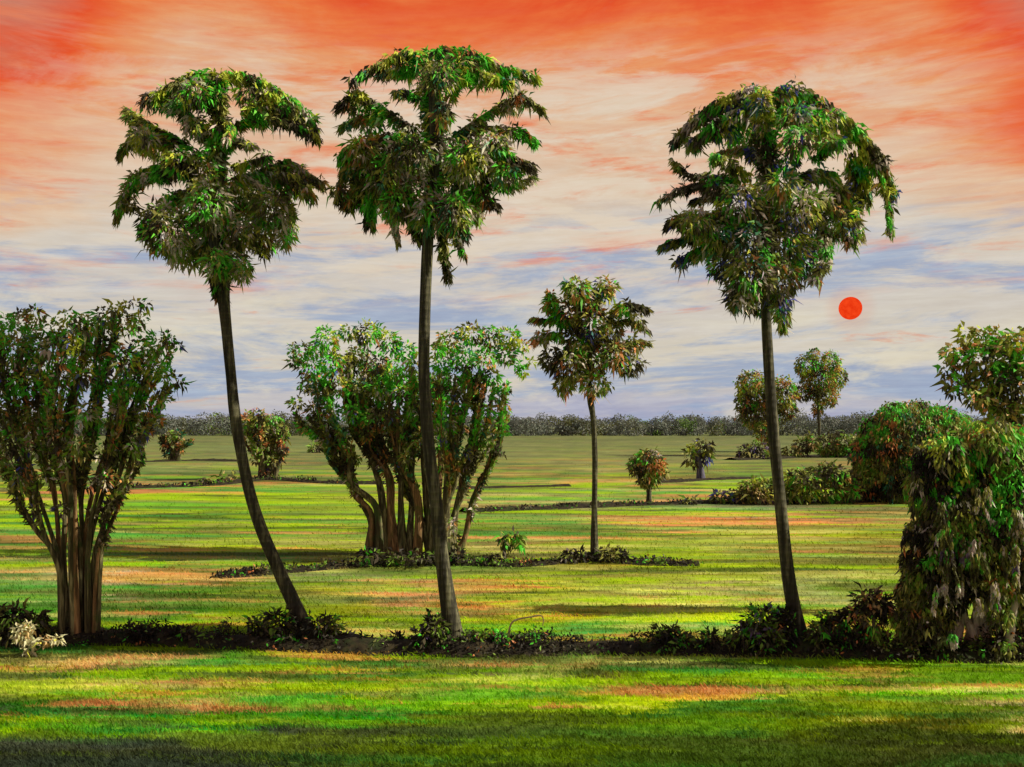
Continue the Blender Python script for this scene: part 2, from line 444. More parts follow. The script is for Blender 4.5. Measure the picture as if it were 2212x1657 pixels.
# ------------------------------------------------------------------ ground colours (fields of different crops, soil and stubble, plus painted reflections in the left foreground)
GT = [
 (945, [(0,(102,104,70)),(700,(104,106,72)),(1150,(104,104,70)),(1500,(102,104,70)),(2000,(100,104,72))]),
 (970, [(330,(112,118,76)),(650,(112,126,84)),(1150,(120,120,80)),(1400,(116,120,76)),(1700,(108,114,82))]),
 (1000,[(320,(108,116,72)),(700,(112,112,76)),(1200,(112,116,70)),(1350,(130,128,88)),(1600,(116,112,70))]),
 (1030,[(300,(86,112,60)),(640,(96,122,54)),(1080,(112,132,58)),(1350,(136,120,66)),(1650,(88,128,58))]),
 (1060,[(330,(92,94,62)),(650,(112,142,54)),(1100,(108,118,70)),(1350,(100,126,64)),(1700,(92,120,60))]),
 (1090,[(330,(122,144,48)),(600,(132,162,48)),(1080,(146,124,86)),(1350,(96,122,70)),(1500,(98,108,82)),(1850,(96,100,66))]),
 (1110,[(300,(78,98,40)),(650,(122,152,48)),(1150,(118,114,76)),(1450,(110,124,86)),(1600,(108,110,92)),(1850,(118,112,70))]),
 (1132,[(330,(134,128,76)),(650,(122,142,60)),(1100,(100,132,58)),(1240,(90,122,58)),(1350,(164,140,80)),(1500,(222,108,68)),(1620,(222,116,70)),(1760,(214,116,70)),(1860,(150,112,66))]),
 (1152,[(60,(112,122,70)),(300,(102,122,54)),(650,(118,126,70)),(1150,(90,144,54)),(1350,(132,152,70)),(1450,(112,152,70)),(1600,(154,156,70)),(1850,(116,114,46))]),
 (1180,[(30,(72,118,60)),(300,(68,146,64)),(420,(110,130,60)),(660,(122,132,60)),(1050,(118,112,70)),(1200,(134,112,70)),(1350,(122,154,40)),(1550,(152,162,80)),(1750,(120,154,82)),(1900,(142,142,76))]),
 (1205,[(30,(92,112,60)),(330,(134,122,60)),(600,(74,140,66)),(700,(118,114,52)),(1150,(112,104,70)),(1400,(112,144,40)),(1600,(142,168,50)),(1800,(152,152,70))]),
 (1235,[(50,(156,154,98)),(330,(180,140,76)),(500,(168,132,80)),(560,(200,142,108)),(700,(102,132,60)),(1000,(102,132,60)),(1200,(132,138,70)),(1500,(134,118,56)),(1700,(104,116,40)),(1900,(98,114,36))]),
 (1265,[(40,(96,132,70)),(260,(176,164,138)),(340,(176,126,70)),(500,(102,122,54)),(700,(112,126,74)),(850,(122,128,92)),(1100,(126,154,50)),(1300,(138,132,70)),(1450,(170,164,112)),(1600,(152,154,90)),(1720,(154,168,112)),(1850,(94,144,40))]),
 (1295,[(50,(76,112,60)),(300,(70,124,44)),(500,(86,134,44)),(700,(152,152,70)),(850,(208,150,116)),(950,(184,132,90)),(1100,(152,168,60)),(1300,(168,172,94)),(1500,(194,204,110)),(1650,(192,198,110)),(1800,(166,182,80)),(1900,(142,182,50))]),
 (1320,[(300,(66,118,40)),(450,(96,144,44)),(700,(144,152,40)),(850,(112,152,70)),(1000,(206,106,56)),(1150,(212,114,64)),(1250,(132,168,70)),(1450,(168,184,60)),(1600,(194,210,70)),(1800,(172,178,90))]),
 (1345,[(300,(60,112,34)),(450,(118,144,40)),(700,(112,124,40)),(850,(122,154,40)),(1050,(122,154,40)),(1250,(152,168,60)),(1450,(168,172,60)),(1600,(152,194,60))]),
 (1370,[(330,(56,112,34)),(450,(78,110,30)),(750,(102,144,40)),(850,(96,138,40)),(1100,(88,168,92)),(1250,(80,168,98)),(1400,(126,168,60)),(1550,(88,168,104)),(1850,(122,178,30))]),
 (1400,[(40,(96,104,70)),(400,(80,110,50)),(1000,(100,130,50)),(1600,(84,124,50)),(2150,(100,140,40))]),
 (1430,[(50,(112,128,60)),(200,(92,108,60)),(400,(72,108,44)),(600,(98,114,60)),(700,(70,124,60)),(850,(76,124,54)),(1050,(112,110,72)),(1200,(86,138,60)),(1400,(66,112,56)),(1600,(66,102,60)),(1800,(82,130,34)),(2000,(98,140,24)),(2200,(102,154,34))]),
 (1460,[(50,(166,142,96)),(150,(176,136,102)),(300,(182,142,104)),(380,(60,138,28)),(500,(122,132,60)),(700,(102,132,50)),(900,(116,154,34)),(1100,(112,164,44)),(1300,(138,132,80)),(1450,(122,148,60)),(1650,(76,134,50)),(1850,(112,154,30)),(2000,(152,168,60)),(2150,(168,168,90))]),  # left end, to two rows on: pinkish sky reflections put into the colour
 (1490,[(50,(152,142,90)),(120,(188,112,86)),(300,(202,152,122)),(450,(202,130,102)),(600,(148,142,76)),(750,(96,144,34)),(900,(152,152,60)),(1100,(122,152,50)),(1300,(214,130,102)),(1430,(214,122,96)),(1600,(156,152,102)),(1800,(168,172,90)),(1950,(188,182,122)),(2100,(190,184,132))]),
 (1520,[(50,(98,118,44)),(200,(102,108,54)),(330,(156,132,92)),(450,(102,118,40)),(600,(142,152,60)),(750,(168,152,80)),(900,(202,140,108)),(1050,(222,128,102)),(1200,(174,162,90)),(1400,(152,178,60)),(1550,(190,184,122)),(1700,(152,184,50)),(1850,(168,178,90)),(2000,(122,194,40)),(2150,(142,194,50))]),
 (1550,[(50,(72,112,34)),(200,(62,88,44)),(350,(92,122,60)),(450,(156,152,102)),(600,(122,152,50)),(750,(206,140,92)),(900,(184,152,86)),(1050,(152,172,60)),(1250,(184,198,50)),(1450,(184,198,60)),(1650,(168,184,60)),(1800,(102,178,34)),(2000,(152,178,60)),(2100,(186,172,112))]),
 (1580,[(100,(50,114,30)),(250,(54,154,72)),(400,(40,134,40)),(550,(54,154,84)),(700,(70,154,44)),(850,(112,152,40)),(1000,(112,164,40)),(1200,(162,188,50)),(1400,(172,188,60)),(1550,(76,168,76)),(1750,(152,152,44)),(1950,(168,168,70)),(2100,(196,184,134))]),
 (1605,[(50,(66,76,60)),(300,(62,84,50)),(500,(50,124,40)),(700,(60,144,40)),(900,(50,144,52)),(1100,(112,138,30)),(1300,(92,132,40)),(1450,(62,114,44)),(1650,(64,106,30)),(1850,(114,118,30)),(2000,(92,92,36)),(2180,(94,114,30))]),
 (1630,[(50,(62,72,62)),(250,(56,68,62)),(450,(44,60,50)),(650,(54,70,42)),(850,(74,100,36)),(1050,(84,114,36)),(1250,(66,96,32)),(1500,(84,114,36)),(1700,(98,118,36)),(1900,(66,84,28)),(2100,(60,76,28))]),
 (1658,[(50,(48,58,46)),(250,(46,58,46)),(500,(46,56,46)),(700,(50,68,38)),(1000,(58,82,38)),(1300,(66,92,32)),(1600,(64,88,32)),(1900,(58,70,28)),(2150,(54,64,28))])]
def _calm(c):
    c = np.array(c, float)
    if c[0] > 1.22 * c[1]:
        c = 0.5 * c + 0.5 * np.array((172, 150, 96))
    elif c[2] > 0.5 * c[1] and c[1] > 1.45 * c[0]:
        c = 0.6 * c + 0.4 * np.array((92, 142, 50))
    return c
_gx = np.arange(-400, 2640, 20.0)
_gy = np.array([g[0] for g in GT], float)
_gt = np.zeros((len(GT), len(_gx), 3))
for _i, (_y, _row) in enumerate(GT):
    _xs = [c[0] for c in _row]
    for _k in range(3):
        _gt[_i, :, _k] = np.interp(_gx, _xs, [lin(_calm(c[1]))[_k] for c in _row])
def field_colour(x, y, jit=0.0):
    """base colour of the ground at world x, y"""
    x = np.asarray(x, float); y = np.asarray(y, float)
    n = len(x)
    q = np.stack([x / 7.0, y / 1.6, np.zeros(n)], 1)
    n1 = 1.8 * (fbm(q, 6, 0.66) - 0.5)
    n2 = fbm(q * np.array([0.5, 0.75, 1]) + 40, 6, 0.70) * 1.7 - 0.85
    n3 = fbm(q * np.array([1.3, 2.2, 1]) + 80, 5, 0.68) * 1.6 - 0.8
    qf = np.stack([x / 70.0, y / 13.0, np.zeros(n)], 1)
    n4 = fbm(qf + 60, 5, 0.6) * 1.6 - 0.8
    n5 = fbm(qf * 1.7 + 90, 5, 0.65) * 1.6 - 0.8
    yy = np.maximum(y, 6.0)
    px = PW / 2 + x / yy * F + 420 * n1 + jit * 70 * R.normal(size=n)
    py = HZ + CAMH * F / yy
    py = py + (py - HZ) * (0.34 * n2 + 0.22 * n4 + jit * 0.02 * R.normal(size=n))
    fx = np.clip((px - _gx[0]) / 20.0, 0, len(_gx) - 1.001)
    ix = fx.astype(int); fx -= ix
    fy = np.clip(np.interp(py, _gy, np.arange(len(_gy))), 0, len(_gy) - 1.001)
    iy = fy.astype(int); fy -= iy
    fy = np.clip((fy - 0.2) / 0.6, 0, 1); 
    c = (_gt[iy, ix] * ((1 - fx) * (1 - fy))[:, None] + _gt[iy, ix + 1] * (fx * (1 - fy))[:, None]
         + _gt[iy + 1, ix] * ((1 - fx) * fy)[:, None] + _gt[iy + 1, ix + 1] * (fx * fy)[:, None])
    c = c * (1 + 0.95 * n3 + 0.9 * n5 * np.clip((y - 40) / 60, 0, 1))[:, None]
    # broken streaks of straw, dark sedge, clover and bare soil
    v = np.log(np.maximum(y, 3.0)) * 34.0
    wn = np.clip((y - 26) / 26, 0, 1)
    for k, (cc, th, am) in enumerate((((206, 204, 130), 0.60, 0.5), ((50, 70, 26), 0.535, 0.8), ((156, 196, 34), 0.54, 0.65), ((64, 150, 66), 0.60, 0.55), ((208, 136, 96), 0.60, 0.6), ((98, 104, 56), 0.55, 0.5))):
        a = fbm(np.stack([x / 4.2, v + 0.05 * x, np.full(n, 11.3 * k)], 1), 5, 0.6)
        b = fbm(np.stack([x / 13.0, v * 0.8 + 0.02 * x, np.full(n, 11.3 * k + 5)], 1), 5, 0.6)
        m = a * (1 - wn) + b * wn
        m = am * np.clip((m - th + 0.03) / 0.10, 0, 1) * np.where(py > 1585, 0.0 if cc[0] > 190 else 0.45, 1.0) * np.clip((py - 935) / 130, 0.15, 1)
        c = c * (1 - m)[:, None] + lin(cc) * m[:, None]
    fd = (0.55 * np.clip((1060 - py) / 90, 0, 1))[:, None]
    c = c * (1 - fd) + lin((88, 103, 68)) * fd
    lum = (c @ np.array([0.25, 0.65, 0.10]))[:, None]
    c = lum + (c - lum) * 1.10
    return np.clip(c * np.array([1.20, 1.17, 1.12]), 0.004, 0.8)

def relief(x, y):
    n = len(x)
    q = np.stack([x / 9.0, y / 4.0, np.zeros(n)], 1)
    return (fbm(q, 3) - 0.5) * 0.14 * np.clip((y - 5) / 15, 0, 1)

def ground_material():
    m, nt = new_mat('field_grass')
    a = nd(nt, 'ShaderNodeAttribute', attribute_name='tint')
    tcn = nd(nt, 'ShaderNodeTexCoord')
    mp = nd(nt, 'ShaderNodeMapping')
    mp.inputs['Scale'].default_value = (0.45, 3.4, 1)
    nt.links.new(tcn.outputs['Object'], mp.inputs[0])
    n1 = noise_n(nt, mp.outputs[0], 1.0, 9, 0.68, 0.6)
    n2 = noise_n(nt, tcn.outputs['Object'], 26.0, 4, 0.6)
    c = mix_col(nt, 0.55, a.outputs['Color'], mix_col(nt, 1.0, a.outputs['Color'], ramp(nt, n1, [(0.32, (120, 116, 106)), (0.5, (192, 192, 190)), (0.68, (238, 240, 226))]), 'OVERLAY'))
    c = mix_col(nt, 0.35, c, mix_col(nt, 1.0, c, ramp(nt, n2, [(0.3, (190, 190, 180)), (0.7, (255, 255, 252))]), 'MULTIPLY'))
    bp = nd(nt, 'ShaderNodeBump')
    bp.inputs['Strength'].default_value = 0.5
    bp.inputs['Distance'].default_value = 0.08
    nt.links.new(math_n(nt, 'ADD', n1, math_n(nt, 'MULTIPLY', n2, 0.4)), bp.inputs['Height'])
    d = nd(nt, 'ShaderNodeBsdfPrincipled')
    d.inputs['Roughness'].default_value = 0.9
    d.inputs['Specular IOR Level'].default_value = 0.1
    nt.links.new(c, d.inputs['Base Color'])
    nt.links.new(bp.outputs[0], d.inputs['Normal'])
    o = nd(nt, 'ShaderNodeOutputMaterial')
    nt.links.new(d.outputs[0], o.inputs[0])
    return m
def build_ground():
    ys = [-400, -60, -10, 2, 6, 9, 12]
    ys += list(gdist(np.arange(1760.0, 936.0, -2.0)))
    ys = np.array(sorted(set(ys)))
    ys = np.concatenate([ys, [900, 1400, 2500, 5000, 9000]])
    u = np.linspace(-1, 1, 421)
    u = np.sign(u) * (0.74 * np.abs(u) + 3.0 * np.clip(np.abs(u) - 0.86, 0, 1))
    hw = np.maximum(np.abs(ys), 14) * 1.0 + 2
    hw[:5] = 400
    Xg = u[None] * hw[:, None]
    Yg = np.repeat(ys[:, None], len(u), 1)
    x, y = Xg.ravel(), Yg.ravel()
    z = relief(x, y)
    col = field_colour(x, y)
    m, k = len(ys), len(u)
    i = np.arange(m - 1)[:, None] * k
    j = np.arange(k - 1)[None]
    Fc = np.stack([i + j, i + j + 1, i + k + j + 1, i + k + j], -1).reshape(-1, 4)
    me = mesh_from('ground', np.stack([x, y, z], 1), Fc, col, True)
    o = link('ground', me, ground_material())
    o['kind'] = 'structure'
build_ground()

# short grass, leaning with the wind
def build_grass():
    n = 205000
    py = 960 + (1720 - 960) * R.random(n) ** 0.62
    Y = gdist(py)
    Xx = (R.random(n) * 2950 - 370 - PW / 2) / F * Y
    tuft = np.stack([np.round(Xx / 0.22), np.round(Y / 0.22), np.zeros(n)], 1)
    Xx = tuft[:, 0] * 0.22 + 0.20 * (vnoise(tuft * 7.3 + 1) - 0.5) + R.normal(size=n) * 0.09
    Y = tuft[:, 1] * 0.22 + 0.20 * (vnoise(tuft * 5.1 + 9) - 0.5) + R.normal(size=n) * 0.09
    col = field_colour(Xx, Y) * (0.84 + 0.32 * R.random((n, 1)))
    sz = 1 + 0.02 * np.clip(Y - 18, 0, 60)
    hgt = (0.035 + 0.075 * R.random(n) * (0.35 + 1.2 * fbm(np.stack([Xx / 2.5, Y / 0.8, np.zeros(n)], 1) + 3, 3))) * np.sqrt(sz)
    w = (0.006 + 0.008 * R.random(n)) * sz
    lean = (R.normal(size=(n, 2)) * np.array([0.7, 0.5]) + np.array([-0.5, 0.1])) * hgt[:, None]
    a = R.random(n) * math.pi
    dx, dy = np.cos(a) * w, np.sin(a) * w * 0.5
    z0 = relief(Xx, Y)
    V = np.stack([np.stack([Xx - dx, Y - dy, z0], 1), np.stack([Xx + dx, Y + dy, z0], 1),
                  np.stack([Xx + dx * 0.8 + lean[:, 0] * 0.4, Y + dy * 0.8 + lean[:, 1] * 0.4, z0 + hgt * 0.65], 1),
                  np.stack([Xx + lean[:, 0], Y + lean[:, 1], z0 + hgt], 1),
                  np.stack([Xx - dx * 0.8 + lean[:, 0] * 0.4, Y - dy * 0.8 + lean[:, 1] * 0.4, z0 + hgt * 0.65], 1)], 1)
    Fc = np.arange(n * 5).reshape(n, 5)
    me = mesh_from('grass', V.reshape(-1, 3), Fc, np.repeat(np.clip(col * 1.15, 0, .85), 5, 0))
    m, nt = new_mat('long_grass')
    a = nd(nt, 'ShaderNodeAttribute', attribute_name='tint')
    d = nd(nt, 'ShaderNodeBsdfDiffuse')
    nt.links.new(a.outputs['Color'], d.inputs[0])
    t = nd(nt, 'ShaderNodeBsdfTranslucent')
    nt.links.new(a.outputs['Color'], t.inputs[0])
    mx = nd(nt, 'ShaderNodeMixShader')
    mx.inputs[0].default_value = 0.4
    nt.links.new(d.outputs[0], mx.inputs[1])
    nt.links.new(t.outputs[0], mx.inputs[2])
    oo = nd(nt, 'ShaderNodeOutputMaterial')
    nt.links.new(mx.outputs[0], oo.inputs[0])
    o = link('grass', me, m)
    o['kind'] = 'stuff'
    o['label'] = 'short green, lime and straw coloured grass across the fields'
    o['category'] = 'grass'
build_grass()

# ------------------------------------------------------------------ paddy banks and water
EARTH = bark_material('bank_earth', (24, 21, 15), (40, 35, 23), (66, 60, 36), 3, 3, False, 0.8, (46, 62, 26))
def bank(name, pts, w, hgt):
    P = np.array([[*at(px, py, gdist(py))[:2]] for px, py in pts])
    P = smooth_path(P, 40)
    T = norm(np.gradient(P, axis=0)); N = np.stack([-T[:, 1], T[:, 0]], 1)
    prof = [(-1, -0.12), (-0.7, 0.25), (-0.35, 0.8), (0, 1), (0.35, 0.8), (0.7, 0.3), (1, -0.12)]
    V = []
    for s, hh in prof:
        q = np.stack([P[:, 0] * 0.9 + s * 3, P[:, 1] * 0.9, np.full(len(P), s * 2.0)], 1)
        k = fbm(q, 4, 0.6)
        k2 = fbm(q * 0.3 + 7, 3, 0.6)
        xy = P + N * (s * w * (0.5 + 1.0 * k))[:, None]
        z = relief(xy[:, 0], xy[:, 1]) + hgt * hh * (0.35 + 1.3 * k * k2 * 2)
        V.append(np.concatenate([xy, z[:, None]], 1))
    V = np.stack(V, 1)
    m, k = V.shape[:2]
    i = np.arange(m - 1)[:, None] * k
    j = np.arange(k - 1)[None]
    Fc = np.stack([i + j, i + j + 1, i + k + j + 1, i + k + j], -1).reshape(-1, 4)
    o = link(name, mesh_from(name, V.reshape(-1, 3), Fc, None, True), EARTH)
    o['kind'] = 'structure'
BANK1 = [(-120, 1388), (100, 1386), (300, 1388), (600, 1396), (980, 1410), (1300, 1406), (1700, 1412), (2000, 1420), (2330, 1420)]
BANK2 = [(470, 1246), (590, 1236), (780, 1222), (1000, 1220), (1120, 1222), (1280, 1211), (1400, 1218), (1510, 1220)]
BANK3 = [(1000, 1106), (1150, 1100), (1300, 1094), (1400, 1090), (1550, 1087), (1750, 1086), (2000, 1082)]
BANK4 = [(200, 1056), (360, 1052), (470, 1047), (577, 1037), (720, 1044), (850, 1046)]
bank('paddy_bank', BANK1, 0.7, 0.34)
bank('paddy_bank', BANK2, 0.6, 0.15)
bank('paddy_bank', BANK3, 0.8, 0.22)
bank('paddy_bank', BANK4, 1.0, 0.25)
bank('paddy_bank', [(310, 998), (379, 996), (430, 995), (520, 996)], 1.6, 0.25)
bank('paddy_bank', [(960, 1056), (1100, 1052), (1230, 1050)], 1.0, 0.2)
bank('paddy_bank', [(1380, 1043), (1460, 1041), (1514, 1037), (1620, 1034)], 1.2, 0.25)
bank('paddy_bank', [(1580, 994), (1680, 990), (1760, 986), (1860, 990)], 2.0, 0.3)

# ------------------------------------------------------------------ sun disc
def sun_disc():
    m, nt = new_mat('sun_glow')
    tcn = nd(nt, 'ShaderNodeTexCoord')
    n1 = noise_n(nt, tcn.outputs['Object'], 0.05, 5, 0.6)
    c = ramp(nt, n1, [(0.35, (228, 52, 14)), (0.65, (246, 72, 26))])
    e = nd(nt, 'ShaderNodeEmission')
    nt.links.new(c, e.inputs[0])
    e.inputs[1].default_value = 0.76
    o = nd(nt, 'ShaderNodeOutputMaterial')
    nt.links.new(e.outputs[0], o.inputs[0])
    D = 4500.0
    rad = 24.5 / F * D
    V, Fc = [], []
    ns, nr = 48, 24
    for i in range(nr + 1):
        th = math.pi * i / nr
        for j in range(ns):
            ph = 2 * math.pi * j / ns
            V.append((rad * math.sin(th) * math.cos(ph), rad * math.sin(th) * math.sin(ph), rad * math.cos(th)))
    for i in range(nr):
        for j in range(ns):
            Fc.append((i * ns + j, i * ns + (j + 1) % ns, (i + 1) * ns + (j + 1) % ns, (i + 1) * ns + j))
    o = link('setting_sun', mesh_from('setting_sun', np.array(V), Fc, None, True), m)
    o.location = [float(v) for v in DISC / DISC[1] * D + np.array([0, 0, CAMH])]
    o['label'] = 'round red setting sun low in the pale sky'
    o['category'] = 'sun'
sun_disc()

# ------------------------------------------------------------------ trees
DARKPALM = [('dark', .27), ('dark2', .21), ('olive', .27), ('moss', .14), ('grey', .11)]
def palm(label, base, Y, trunk, trad, fronds, blobs, accents, density=1.0, L=0.20, Wl=0.072, group='tall palms along the front bank', cl=0.55, basecol=DARKPALM, skirt=None, name='palm_tree'):
    px0, py0 = base
    o = at(px0, py0, Y)
    o[2] = 0.0
    t = thing(name, label, 'palm tree' if 'palm' in name else 'tree', o, group)
    mpp = Y / F                                   # metres per picture unit
    path = [at(px, py, Y) for px, py in trunk]
    path[0][2] = -0.15
    tube('trunk', path, [r * mpp for r in trad], o, t, PALMBARK, seg=18, sub=8, wob=0.10)
    lv = Leaves()
    cx = np.mean([b[0] for b in blobs] + [f[0][-1][0] for f in fronds])
    allx = [b[0] for b in blobs] + [p[0] for f in fronds for p in f[0]]
    Rx = max(60 if Y < 40 else 20, 0.5 * (max(allx) - min(allx)))
    cx = 0.5 * (max(allx) + min(allx))
    def depth(px):
        k = math.sqrt(max(0.0, 1 - min(1, abs(px - cx) / Rx) ** 2))
        return random.uniform(-1, 1) * k * Rx * mpp * 0.62
    for f in fronds:
        pts, w = f[0], f[1]
        dz = depth(pts[-1][0])
        w3 = []
        for i, (px, py) in enumerate(pts):
            w3.append(at(px, py, Y + dz * (i / (len(pts) - 1))))
        w3 = np.array(w3)
        ln = np.linalg.norm(np.diff(w3, axis=0), axis=1).sum()
        w0, w1 = w if isinstance(w, tuple) else (w, w * 0.75)
        area = ln * (w0 + w1) * mpp * 1.6
        n = int(density * area * 4.2 / (L * Wl * 0.5)) + 8
        lv.frond(w3, (w0 * mpp, w1 * mpp), int(n * 0.75), L, Wl)
        tube('frond_stalk', w3, np.linspace(2.6, 0.9, len(w3)) * mpp, o, t, PALMBARK, seg=6, sub=5, wob=0.1)
        nl = max(2, int(ln / (max(w0, 12) * 1.5 * mpp)))
        for q in range(nl):
            f_ = (q + random.uniform(0.2, 0.9)) / nl
            k_ = f_ * (len(w3) - 1)
            i_ = min(int(k_), len(w3) - 2)
            c = w3[i_] + (w3[i_ + 1] - w3[i_]) * (k_ - i_)
            r_ = (w0 + (w1 - w0) * f_) * mpp * random.uniform(0.55, 1.0)
            c = c + np.array([random.uniform(-.3, .3), random.uniform(-.5, .5), random.uniform(-.75, .1)]) * r_
            lv.blob(c, (r_ * 1.05, r_ * 1.1, r_ * 0.9), int(density * math.pi * r_ * r_ * 3.6 / (L * Wl * 0.5)) + 4, L, Wl, 0.8, 0.3)
    for b in blobs:
        px, py, rx, ry = b[:4]
        dr = b[4] if len(b) > 4 else 0.7
        dz = depth(px) * 0.8
        c = at(px, py, Y + dz)
        rad = (rx * mpp, 0.5 * (rx + ry) * mpp, ry * mpp)
        area = math.pi * rad[0] * rad[2]
        n = int(density * area * 4.6 / (L * Wl * 0.5)) + 6
        lv.blob(c, rad, n, L, Wl, dr)
    lv.build('crown', o, t, basecol, accents, cl, young=0.25)
    if skirt:
        ls = Leaves()
        for px, py, rx, ry in skirt:
            c = at(px, py, Y)
            rad = (rx * mpp, rx * mpp, ry * mpp)
            n = int(density * math.pi * rad[0] * rad[2] * 5 / (L * Wl * 0.5))
            ls.blob(c, rad, n, L, Wl, 1.6)
        ls.build('dead_frond_skirt', o, t, [('dark', .5), ('dark2', .3), ('tan', .2)], [('grey', .06), ('orange', .05), ('green', .08)], cl)
    return t

YA = gdist(1384)
palm('tall palm with trunk curving strongly to the left, nearest the left side, loose ragged crown', (668, 1384), YA,
     [(668, 1388), (642, 1320), (606, 1240), (571, 1160), (545, 1085), (525, 1000), (508, 900), (498, 800), (488, 700), (482, 640), (478, 600), (475, 540), (472, 440), (471, 300), (471, 170)],
     [24, 17, 14, 13, 12.5, 12, 12, 11, 11.5, 14, 20, 24, 16, 12, 5],
     [([(471, 365), (470, 260), (471, 160)], 24),
      ([(464, 162), (425, 160), (388, 176), (340, 202), (312, 210)], (20, 15)),
      ([(455, 215), (410, 215), (365, 225)], 26),
      ([(450, 300), (420, 260), (395, 235)], 22),
      ([(478, 160), (534, 164), (586, 188), (638, 223), (682, 272)], (20, 16)),
      ([(540, 180), (590, 205), (640, 240)], 16),
      ([(478, 292), (523, 262), (568, 250), (620, 262), (688, 296)], (12, 12)),
      ([(520, 240), (570, 225), (610, 235), (650, 262)], 20),
      ([(436, 341), (377, 298), (318, 268), (278, 240)], (22, 20)),
      ([(400, 325), (340, 300), (295, 290), (258, 332)], (24, 12)),
      ([(429, 352), (360, 356), (301, 375), (273, 414), (252, 470)], (20, 13)),
      ([(420, 365), (370, 370), (320, 380), (285, 400)], 18),
      ([(499, 386), (551, 375), (620, 348), (665, 375), (695, 396)], (20, 14)),
      ([(540, 390), (600, 375), (650, 385), (672, 425)], (24, 16)),
      ([(485, 312), (515, 300), (545, 314)], 9),
      ([(499, 362), (540, 348), (578, 338)], 8),
      ([(480, 250), (500, 275), (488, 300)], 8),
      ([(440, 420), (390, 420), (350, 440), (318, 500)], (20, 20))],
     [(360, 497, 50, 52), (318, 480, 16, 40), (400, 540, 42, 36), (450, 440, 45, 55), (500, 430, 45, 45), (470, 500, 48, 55), (440, 530, 34, 40), (520, 500, 36, 36),
      (586, 450, 46, 40), (560, 500, 30, 36), (572, 530, 22, 24), (615, 470, 22, 40), (612, 515, 14, 22), (440, 370, 36, 40), (500, 560, 26, 34), (525, 580, 16, 26), (470, 570, 30, 30), (628, 505, 8, 12), (575, 337, 9, 10), (350, 320, 36, 26), (310, 300, 26, 26), (390, 350, 36, 26), (360, 215, 32, 22), (420, 200, 36, 26), (420, 270, 24, 22), (540, 200, 34, 22), (610, 240, 34, 22), (560, 255, 26, 16), (600, 400, 40, 34), (640, 390, 28, 30), (540, 420, 40, 40), (278, 430, 16, 26)],
     [('green', .26), ('lime', .12), ('grey', .08), ('orange', .03)],
     skirt=[(474, 590, 22, 36), (476, 622, 15, 26)])

YB = gdist(1404)
palm('tallest palm, thick straight trunk leaning slightly right at its foot, dense skirted crown', (985, 1404), YB,
     [(986, 1408), (968, 1300), (952, 1185), (941, 1080), (930, 1000), (921, 900), (916, 800), (917, 700), (920, 600), (925, 500), (931, 420), (940, 330), (936, 220), (930, 120)],
     [25, 18, 15, 14, 13.3, 12.8, 12.4, 12, 12, 12, 12, 12, 10, 4],
     [([(940, 314), (936, 210), (930, 112)], 24),
      ([(915, 120), (874, 112), (829, 133), (787, 156), (762, 172)], (18, 9)),
      ([(900, 150), (860, 150), (820, 158)], 12),
      ([(940, 112), (989, 108), (1037, 123), (1082, 147), (1124, 155), (1160, 166)], (22, 12)),
      ([(960, 140), (1010, 150), (1060, 165), (1105, 180)], 20),
      ([(965, 215), (985, 182), (1010, 165)], 12),
      ([(905, 212), (875, 195), (852, 198)], 8),
      ([(899, 283), (846, 246), (805, 220), (774, 200), (728, 230)], (18, 12)),
      ([(830, 250), (777, 252), (736, 272)], 14),
      ([(898, 307), (829, 295), (777, 305), (735, 340)], (26, 18)),
      ([(898, 321), (812, 338), (742, 366), (728, 425)], (32, 16)),
      ([(900, 340), (830, 370), (770, 400), (745, 440)], (30, 16)),
      ([(971, 302), (1003, 276), (1048, 246), (1089, 222), (1124, 204), (1172, 234)], (8, 12)),
      ([(985, 295), (1037, 274), (1089, 277), (1134, 284), (1157, 305)], (14, 10)),
      ([(1003, 314), (1072, 316), (1107, 338), (1150, 358)], (26, 14)),
      ([(1000, 325), (1060, 345), (1110, 370)], 24),
      ([(1020, 342), (1055, 388), (1096, 404), (1152, 380)], (16, 7)),
      ([(830, 380), (800, 430), (798, 488)], (24, 12)),
      ([(855, 400), (848, 460), (860, 520)], (20, 9)),
      ([(820, 360), (780, 410), (757, 448)], (22, 9)),
      ([(900, 420), (890, 470), (910, 520)], 14),
      ([(985, 400), (1000, 450), (1003, 510)], (20, 10)),
      ([(1030, 380), (1050, 420), (1075, 445)], (20, 10)),
      ([(1020, 410), (1030, 450), (1025, 475)], 14),
      ([(955, 440), (957, 540), (968, 602)], (14, 6)),
      ([(970, 470), (985, 510), (1003, 550)], (11, 5))],
     [(880, 330, 55, 45), (940, 350, 48, 50), (1010, 345, 48, 40), (840, 385, 52, 48), (900, 410, 50, 55), (965, 410, 50, 55), (1020, 400, 42, 42), (790, 350, 40, 34), (860, 440, 36, 40),
      (930, 460, 36, 40), (985, 460, 30, 40), (1085, 350, 32, 26), (940, 260, 28, 40), (920, 200, 24, 34), (957, 245, 18, 24), (1000, 150, 40, 26), (1050, 160, 34, 22), (870, 140, 36, 18), (950, 160, 36, 30), (770, 220, 28, 22), (800, 265, 26, 18), (1060, 310, 40, 26), (1090, 370, 30, 24), (780, 320, 36, 22), (800, 420, 30, 36), (1100, 225, 26, 12)],
     [('green', .24), ('lime', .12), ('grey', .07), ('rust', .04), ('teal', .04)], density=0.95)

